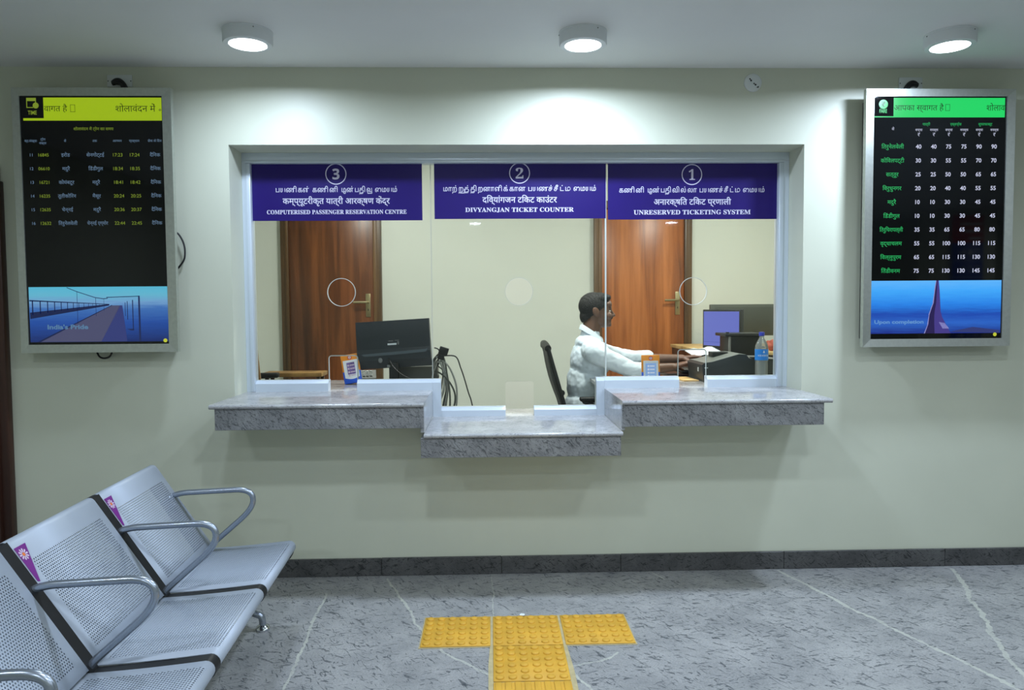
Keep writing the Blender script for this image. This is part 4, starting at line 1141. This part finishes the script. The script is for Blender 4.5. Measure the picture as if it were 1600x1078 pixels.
bm = bmesh.new(); prism(bm, [(-.06, 0), (.06, 0), (.07, .108), (-.07, .108)], 'y', -.05, .05)
tag(obj('paper_holder', bm, M['blackm'], loc=(1.51, 1.19, 1.0)), 'black paper holder under the white sheet behind the printer', 'holder')
# keyboard
root = empty('keyboard', (1.34, 1.0, 1.0), R(90), 'dark keyboard under the clerk\'s hands on the side desk', 'keyboard')
bm = bmesh.new(); box(bm, -.09, .20, -.065, .065, 0, .016, .004); obj('keyboard_case', bm, M['black'], root)
bm = bmesh.new()
for i in range(13):
    for j in range(4): box(bm, -.082 + i * .021, -.065 + i * .021, -.05 + j * .026, -.03 + j * .026, .015, .022, .002, 1)
obj('keys', bm, M['darkgrey'], root)
# monitor with a blue lit screen
root = empty('computer_monitor', (1.775, 1.66, 1.105), R(-66), 'computer monitor with a lit violet blue screen facing the clerk', 'monitor')
bm = bmesh.new(); box(bm, -.21, .21, -.012, .022, .012, .315, .004); mo = obj('monitor_shell', bm, mat('dark monitor rim', (44, 46, 48), .4), root)
bm = bmesh.new(); box(bm, -.196, .196, -.0135, -.011, .035, .300); obj('lit_screen', bm, emat('violet blue lit screen', (112, 122, 214), .95), root, smooth=False)
bm = bmesh.new(); flat(bm, -.195, .195, .062, .065, -.0142); obj('task_bar', bm, emat('screen bar', (84, 92, 190), .9), root, smooth=False)
bm = bmesh.new(); box(bm, -.03, .03, .012, .04, 0, .14, .005); box(bm, -.10, .10, -.05, .09, 0, .014, .004); obj('stand', bm, M['black'], root)
# dark wide panel behind
root = empty('computer_monitor', (2.10, 2.02, 1.105), R(-4), 'large dark grey monitor seen from behind at the right end of the office', 'monitor')
bm = bmesh.new(); box(bm, -.31, .30, -.02, .02, .10, .355, .005); obj('monitor_shell', bm, mat('dark olive grey plastic', (74, 78, 72), .5), root)
bm = bmesh.new(); box(bm, -.27, .29, -.024, -.018, .115, .335, .003); obj('back_panel', bm, mat('dark olive back', (62, 66, 60), .55), root)
bm = bmesh.new(); box(bm, -.03, .03, -.01, .03, 0, .12, .005); box(bm, -.12, .12, -.07, .09, 0, .014, .004); obj('stand', bm, M['black'], root)
# black box printer in the middle
root = empty('office_printer', (1.815, 1.21, 1.0), R(0), 'black box shaped printer between the ticket printer and the lit monitor', 'printer')
bm = bmesh.new(); box(bm, -.165, .065, -.11, .11, 0, .235, .008); obj('printer_case', bm, M['black'], root)
bm = bmesh.new(); box(bm, -.195, .07, -.12, .12, .235, .257, .005); box(bm, -.185, -.165, -.105, -.085, .257, .266, .002); obj('lid', bm, mat('dark lid', (30, 32, 36), .35), root)
bm = bmesh.new(); box(bm, -.170, -.155, -.115, -.10, .02, .235, .002); obj('edge_strip', bm, M['grey_plastic'], root)
# bottle
root = empty('water_bottle', (1.615, .392, ZH), 0, 'clear plastic water bottle with a blue label and blue cap on the right counter', 'bottle')
pr = [(.028, 0), (.037, .004), (.038, .012)]
for k in range(7): pr += [(.038, .02 + k * .016), (.0355, .028 + k * .016)]
pr += [(.038, .134), (.0375, .140), (.0375, .196), (.038, .20), (.0385, .208), (.036, .226), (.029, .245), (.019, .262), (.0135, .272), (.0135, .29)]
bm = bmesh.new(); lathe(bm, pr, n=28); obj('bottle_body', bm, M['pet'], root, angle=60)
bm = bmesh.new(); lathe(bm, [(.0389, .140), (.0389, .205), (.0386, .205), (.0386, .140)], n=28); lab = obj('bottle_label', bm, mat('bright blue label', (30, 132, 226), .35), root)
bm = bmesh.new()
for k in range(7):
    a = R(-90 + (k - 3) * 15); r = .0393
    c = Vector((r * math.cos(a), r * math.sin(a), .168)); tt = Vector((-math.sin(a), math.cos(a), 0))
    h = .009 + .003 * (k % 2)
    for q0, q1 in ((-.003, -.001), (.001, .003)):
        quad(bm, [c + tt * q0 + Vector((0, 0, -h / 2)), c + tt * q1 + Vector((0, 0, -h / 2)), c + tt * q1 + Vector((0, 0, h / 2)), c + tt * q0 + Vector((0, 0, h / 2))])
quad(bm, [(-.006, -.0394, .184), (.006, -.0394, .184), (.001, -.0394, .198), (-.001, -.0394, .198)])
obj('label_print', bm, M['white_card'], lab, smooth=False)
bm = bmesh.new(); lathe(bm, [(.005, .284), (.0162, .284), (.0166, .302), (.0155, .306), (.004, .307)], n=24); obj('bottle_cap', bm, mat('blue cap', (44, 60, 178), .4), root)
# crumpled red cloth at the right
bm = bmesh.new(); ell(bm, (0, 0, .05), (.055, .05, .05), u=20, v=14)
for v in bm.verts:
    k = 1 + .22 * math.sin(v.co.x * 90 + v.co.z * 60) * math.sin(v.co.y * 80 + 1); v.co = Vector((v.co.x * k, v.co.y * k, max(.0, (v.co.z - .05) * k + .05)))
o = obj('red_pouch', bm, mat('red cloth', (176, 84, 66), .7), loc=(2.12, 1.56, 1.105)); o.scale = (.72, .75, .85); tag(o, 'small crumpled orange red pouch beside the water bottle at the window edge', 'pouch')

# ------------------------------------------------------------------ the clerk
person = None
bm = bmesh.new()
Y = 1.0
ell(bm, (.700, Y, 1.446), (.097, .075, .093)); ell(bm, (.752, Y, 1.405), (.060, .060, .088)); ell(bm, (.764, Y, 1.340), (.042, .045, .034)); ell(bm, (.735, Y, 1.352), (.055, .056, .042), (0, R(25), 0))
limb(bm, (.806, Y, 1.428), .010, (.826, Y, 1.393), .0125); ell(bm, (.829, Y, 1.390), (.013, .013, .012))
for s in (-1, 1):
    ell(bm, (.818, Y + s * .013, 1.386), (.012, .008, .009)); ell(bm, (.790, Y + s * .036, 1.386), (.024, .024, .026))
    ell(bm, (.700, Y + s * .076, 1.412), (.021, .008, .032), (0, R(-12), 0)); ell(bm, (.694, Y + s * .081, 1.416), (.019, .006, .028), (0, R(-12), 0))
limb(bm, (.800, Y - .034, 1.437), .011, (.806, Y, 1.439), .012); limb(bm, (.800, Y + .034, 1.437), .011, (.806, Y, 1.439), .012)
ell(bm, (.790, Y, 1.463), (.028, .052, .03))
limb(bm, (.806, Y - .018, 1.363), .008, (.806, Y + .018, 1.363), .008); limb(bm, (.804, Y - .016, 1.349), .0085, (.804, Y + .016, 1.349), .0085); ell(bm, (.798, Y, 1.328), (.018, .022, .017))
limb(bm, (.690, Y, 1.37), .060, (.664, Y, 1.21), .064)
# trunk and legs under the clothes
ell(bm, (.645, Y, .80), (.125, .17, .12)); ell(bm, (.650, Y, .94), (.115, .15, .17)); ell(bm, (.672, Y, 1.09), (.115, .17, .15)); limb(bm, (.665, .84, 1.165), .055, (.665, 1.16, 1.165), .055)
for s in (-1, 1):
    limb(bm, (.66, Y + s * .09, .765), .085, (1.05, Y + s * .11, .77), .062); limb(bm, (1.05, Y + s * .11, .77), .060, (1.02, Y + s * .11, .29), .042); limb(bm, (1.01, Y + s * .11, .245), .04, (1.15, Y + s * .12, .232), .03)
def arm(sh, el, wr):
    limb(bm, sh, .052, el, .042); limb(bm, el, .041, Vector(el).lerp(Vector(wr), .35), .040); limb(bm, Vector(el).lerp(Vector(wr), .35), .040, wr, .0265)
RW = Vector((1.205, .872, 1.046)); LW = Vector((1.325, 1.12, 1.086))
arm((.668, .82, 1.15), (.925, .785, 1.032), RW); arm((.668, 1.18, 1.15), (.99, 1.20, 1.075), LW)
def hand(w, fwd, side, th):
    """palm down, wrist w, pointing along fwd; side = unit vector towards the little finger"""
    fwd = Vector(fwd).normalized(); side = Vector(side).normalized(); up = Vector((0, 0, 1))
    k0 = w + fwd * .085 + up * .022
    for a in (-.028, -.010, .010, .027): limb(bm, w + side * a * .6, .017, k0 + side * a, .0125)
    for a, ln, r in ((-.032, .95, .0085), (-.0115, 1.08, .0088), (.0105, 1.0, .0084), (.031, .78, .0076)):
        p = k0 + side * a; q = p + fwd * .040 * ln + up * .006 + side * a * .12; t = q + fwd * .024 * ln - up * .022 * ln; e = t + fwd * .008 * ln - up * .022 * ln
        limb(bm, p, r * 1.15, q, r * 1.05); limb(bm, q, r * 1.05, t, r); limb(bm, t, r, e, r * .85)
    p = w + fwd * .025 - side * .026; q = p + fwd * .040 - side * .020 - up * .012; e = q + fwd * .030 - side * .002 - up * .014
    limb(bm, p, .0145, q, .0112); limb(bm, q, .0112, e, .0088)
hand(RW, (.97, .22, .0), (.2, -1, 0), 1); hand(LW, (.90, -.42, -.10), (.42, .9, 0), 1)
person = obj('person', bm, M['skin'])
bake(person, ('REMESH', dict(mode='VOXEL', voxel_size=.0036)), ('SMOOTH', dict(factor=.5, iterations=4)))
person.data.shade_smooth()
tag(person, 'man in a white shirt seated sideways at the counter, typing with both hands', 'person')
# shirt
bm = bmesh.new()
ell(bm, (.640, Y, .79), (.142, .188, .12)); ell(bm, (.648, Y, .93), (.138, .178, .18)); ell(bm, (.672, Y, 1.09), (.136, .190, .155)); limb(bm, (.662, .828, 1.160), .070, (.662, 1.172, 1.160), .070); ell(bm, (.655, Y, 1.205), (.088, .15, .058)); limb(bm, (.665, Y, 1.20), .085, (.672, Y, 1.262), .066)
limb(bm, (.668, .82, 1.150), .070, (.915, .785, 1.036), .055); limb(bm, (.915, .785, 1.036), .055, (1.005, .808, 1.036), .047)
limb(bm, (.668, 1.18, 1.150), .070, (.99, 1.20, 1.082), .056); limb(bm, (.99, 1.20, 1.082), .056, (1.085, 1.175, 1.094), .047)
shirt = obj('shirt', bm, M['shirt'], person)
tx = bpy.data.textures.new('cloth folds', 'CLOUDS'); tx.noise_scale = .05; tx.noise_depth = 2
bake(shirt, ('REMESH', dict(mode='VOXEL', voxel_size=.007)), ('SMOOTH', dict(factor=.5, iterations=6)), ('DISPLACE', dict(texture=tx, strength=.015, mid_level=.5)), ('SMOOTH', dict(factor=.4, iterations=1)))
shirt.data.shade_smooth()
# collar, standing ring lower in front, with two points
bm = bmesh.new(); n = 36; rings = []
for k in range(n):
    a = 2 * math.pi * k / n
    cx_, cy_ = math.cos(a), math.sin(a)
    base = Vector((.680 + .075 * cx_, Y + .070 * cy_, 1.256 - .040 * cx_)); top = Vector((.683 + .070 * cx_, Y + .064 * cy_, 1.286 - .048 * cx_)); out_ = Vector((.681 + .076 * cx_, Y + .071 * cy_, 1.279 - .049 * cx_)); low = Vector((.680 + .085 * cx_, Y + .080 * cy_, 1.252 - .047 * cx_ - (.02 if abs(a) < .5 or abs(a - 2 * math.pi) < .5 else 0)))
    rings.append([bm.verts.new(p) for p in (base, top, out_, low)])
for k in range(n):
    a, b = rings[k], rings[(k + 1) % n]
    for j in range(3): bm.faces.new((a[j], b[j], b[j + 1], a[j + 1]))
    bm.faces.new((a[3], b[3], b[0], a[0]))
bmesh.ops.recalc_face_normals(bm, faces=bm.faces)
obj('collar', bm, M['shirt'], person, angle=70)
for p0, p1 in (((.990, .804, 1.035), (1.020, .814, 1.037)), ((1.066, 1.180, 1.092), (1.096, 1.170, 1.095))):
    bm = bmesh.new(); limb(bm, p0, .0495, p1, .0475); o = obj('cuff', bm, M['shirt'], person); o.data.shade_smooth()
# trousers and shoes
bm = bmesh.new(); ell(bm, (.655, Y, .765), (.135, .18, .10))
for s in (-1, 1):
    limb(bm, (.66, Y + s * .09, .770), .098, (1.05, Y + s * .11, .775), .075); limb(bm, (1.05, Y + s * .11, .775), .074, (1.02, Y + s * .11, .31), .058)
tr = obj('trousers', bm, M['trousers'], person); bake(tr, ('REMESH', dict(mode='VOXEL', voxel_size=.012)), ('SMOOTH', dict(factor=.5, iterations=4))); tr.data.shade_smooth()
for s in (-1, 1):
    bm = bmesh.new(); ell(bm, (1.02, Y + s * .11, .255), (.06, .05, .05)); ell(bm, (1.10, Y + s * .12, .238), (.11, .047, .036))
    o = obj('shoe', bm, M['black'], person); bake(o, ('REMESH', dict(mode='VOXEL', voxel_size=.008)), ('SMOOTH', dict(factor=.5, iterations=3))); o.data.shade_smooth()
# hair: short at the sides, fuller on top
bm = bmesh.new()
ell(bm, (.694, Y, 1.452), (.102, .0795, .093), u=40, v=28); ell(bm, (.728, Y, 1.497), (.076, .066, .046), u=32, v=20); ell(bm, (.778, Y, 1.507), (.034, .050, .024), u=24, v=16); ell(bm, (.657, Y, 1.385), (.058, .056, .062), u=24, v=16)
hair = obj('hair', bm, M['hair'], person)
bake(hair, ('REMESH', dict(mode='VOXEL', voxel_size=.005)), ('SMOOTH', dict(factor=.5, iterations=3)))
bm = bmesh.new(); bm.from_mesh(hair.data)
nn_ = Vector((-.14, 0, .18)).normalized()
g = bm.verts[:] + bm.edges[:] + bm.faces[:]
bmesh.ops.bisect_plane(bm, geom=g, plane_co=(.70, Y, 1.402), plane_no=(-.60, 0, .80), clear_inner=True)
g = bm.verts[:] + bm.edges[:] + bm.faces[:]
bmesh.ops.bisect_plane(bm, geom=g, plane_co=(.797, Y, 1.48), plane_no=(-.92, 0, .38), clear_inner=True)
for v in bm.verts:
    v.co += v.normal * .0025 * math.sin(v.co.x * 310) * math.sin(v.co.y * 270) * (1 if v.co.z > 1.49 else .2)
bm.to_mesh(hair.data); bm.free(); hair.data.shade_smooth()
tx2 = None
bm = bmesh.new(); limb(bm, (.811, Y - .022, 1.369), .0055, (.818, Y, 1.374), .0075); limb(bm, (.811, Y + .022, 1.369), .0055, (.818, Y, 1.374), .0075); obj('moustache', bm, M['hair'], person)
for s in (-1, 1):
    bm = bmesh.new(); ell(bm, (.7955, Y + s * .031, 1.417), (.0105, .0115, .0095), u=16, v=12); e = obj('eyeball', bm, mat('eye white', (206, 200, 192), .25), person)
    bm = bmesh.new(); ell(bm, (.8055, Y + s * .0315, 1.4165), (.0025, .0062, .0068), u=12, v=8); obj('iris', bm, M['blackm'], e)
    bm = bmesh.new(); limb(bm, (.806, Y + s * .016, 1.441), .0042, (.800, Y + s * .046, 1.444), .0028); obj('eyebrow', bm, M['hair'], person)
bm = bmesh.new(); kk = RW + Vector((.97, .22, 0)).normalized() * .105 + Vector((0, 0, .025)) + Vector((.2, -1, 0)).normalized() * .0105
tube(bm, [kk + Vector((0, .0108 * math.cos(2 * math.pi * i / 14), .0108 * math.sin(2 * math.pi * i / 14))) for i in range(14)], .0018, 6, closed=True); obj('finger_ring', bm, M['chrome'], person)

# ------------------------------------------------------------------ wayfinding board at the rear of the hall (seen mirrored in the fare screen)
bm = bmesh.new(); box(bm, 5.95, 6.75, -6.45, -6.03, 0, HALL_H - .001); struct('pillar', bm, M['wall'])
root = empty('wayfinding_board', (6.35, -6.009, .55), R(180), 'blue and red wayfinding board on the rear pillar, mirrored in the fare screen', 'sign')
root.scale = (.68, 1, 1.06)
bm = bmesh.new(); box(bm, -.30, .30, -.02, .02, 0, 1.62, .004); obj('blue_board', bm, mat('blue board', (44, 84, 200), .4), root)
bm = bmesh.new(); box(bm, -.30, .30, -.022, .02, 1.6205, 1.96, .004); obj('red_header', bm, mat('red board', (214, 44, 32), .4), root)
bm = bmesh.new()
for k in range(7):
    z = 1.50 - k * .21
    flat(bm, -.30, .30, z - .105, z - .100, -.0235)
    flat(bm, .06, .20, z - .006, z + .006, -.0235)
    quad(bm, [(.06 - .01, -.0235, z), (.10, -.0235, z + .045), (.112, -.0235, z + .034), (.076, -.0235, z)]); quad(bm, [(.076, -.0235, z), (.112, -.0235, z - .034), (.10, -.0235, z - .045), (.06 - .01, -.0235, z)])
    disc(bm, -.04, z, .04, -.0235, 20, .030 if k % 2 else 0.)
    for j in (-1, 0, 1): flat(bm, -.24, -.12, z + j * .035 - .006, z + j * .035 + .006, -.0235)
for j in range(3): flat(bm, -.26, .16 - .08 * j, 1.85 - j * .09 - .014, 1.85 - j * .09 + .014, -.0235)
obj('arrow_rows', bm, M['white_card'], root, smooth=False)
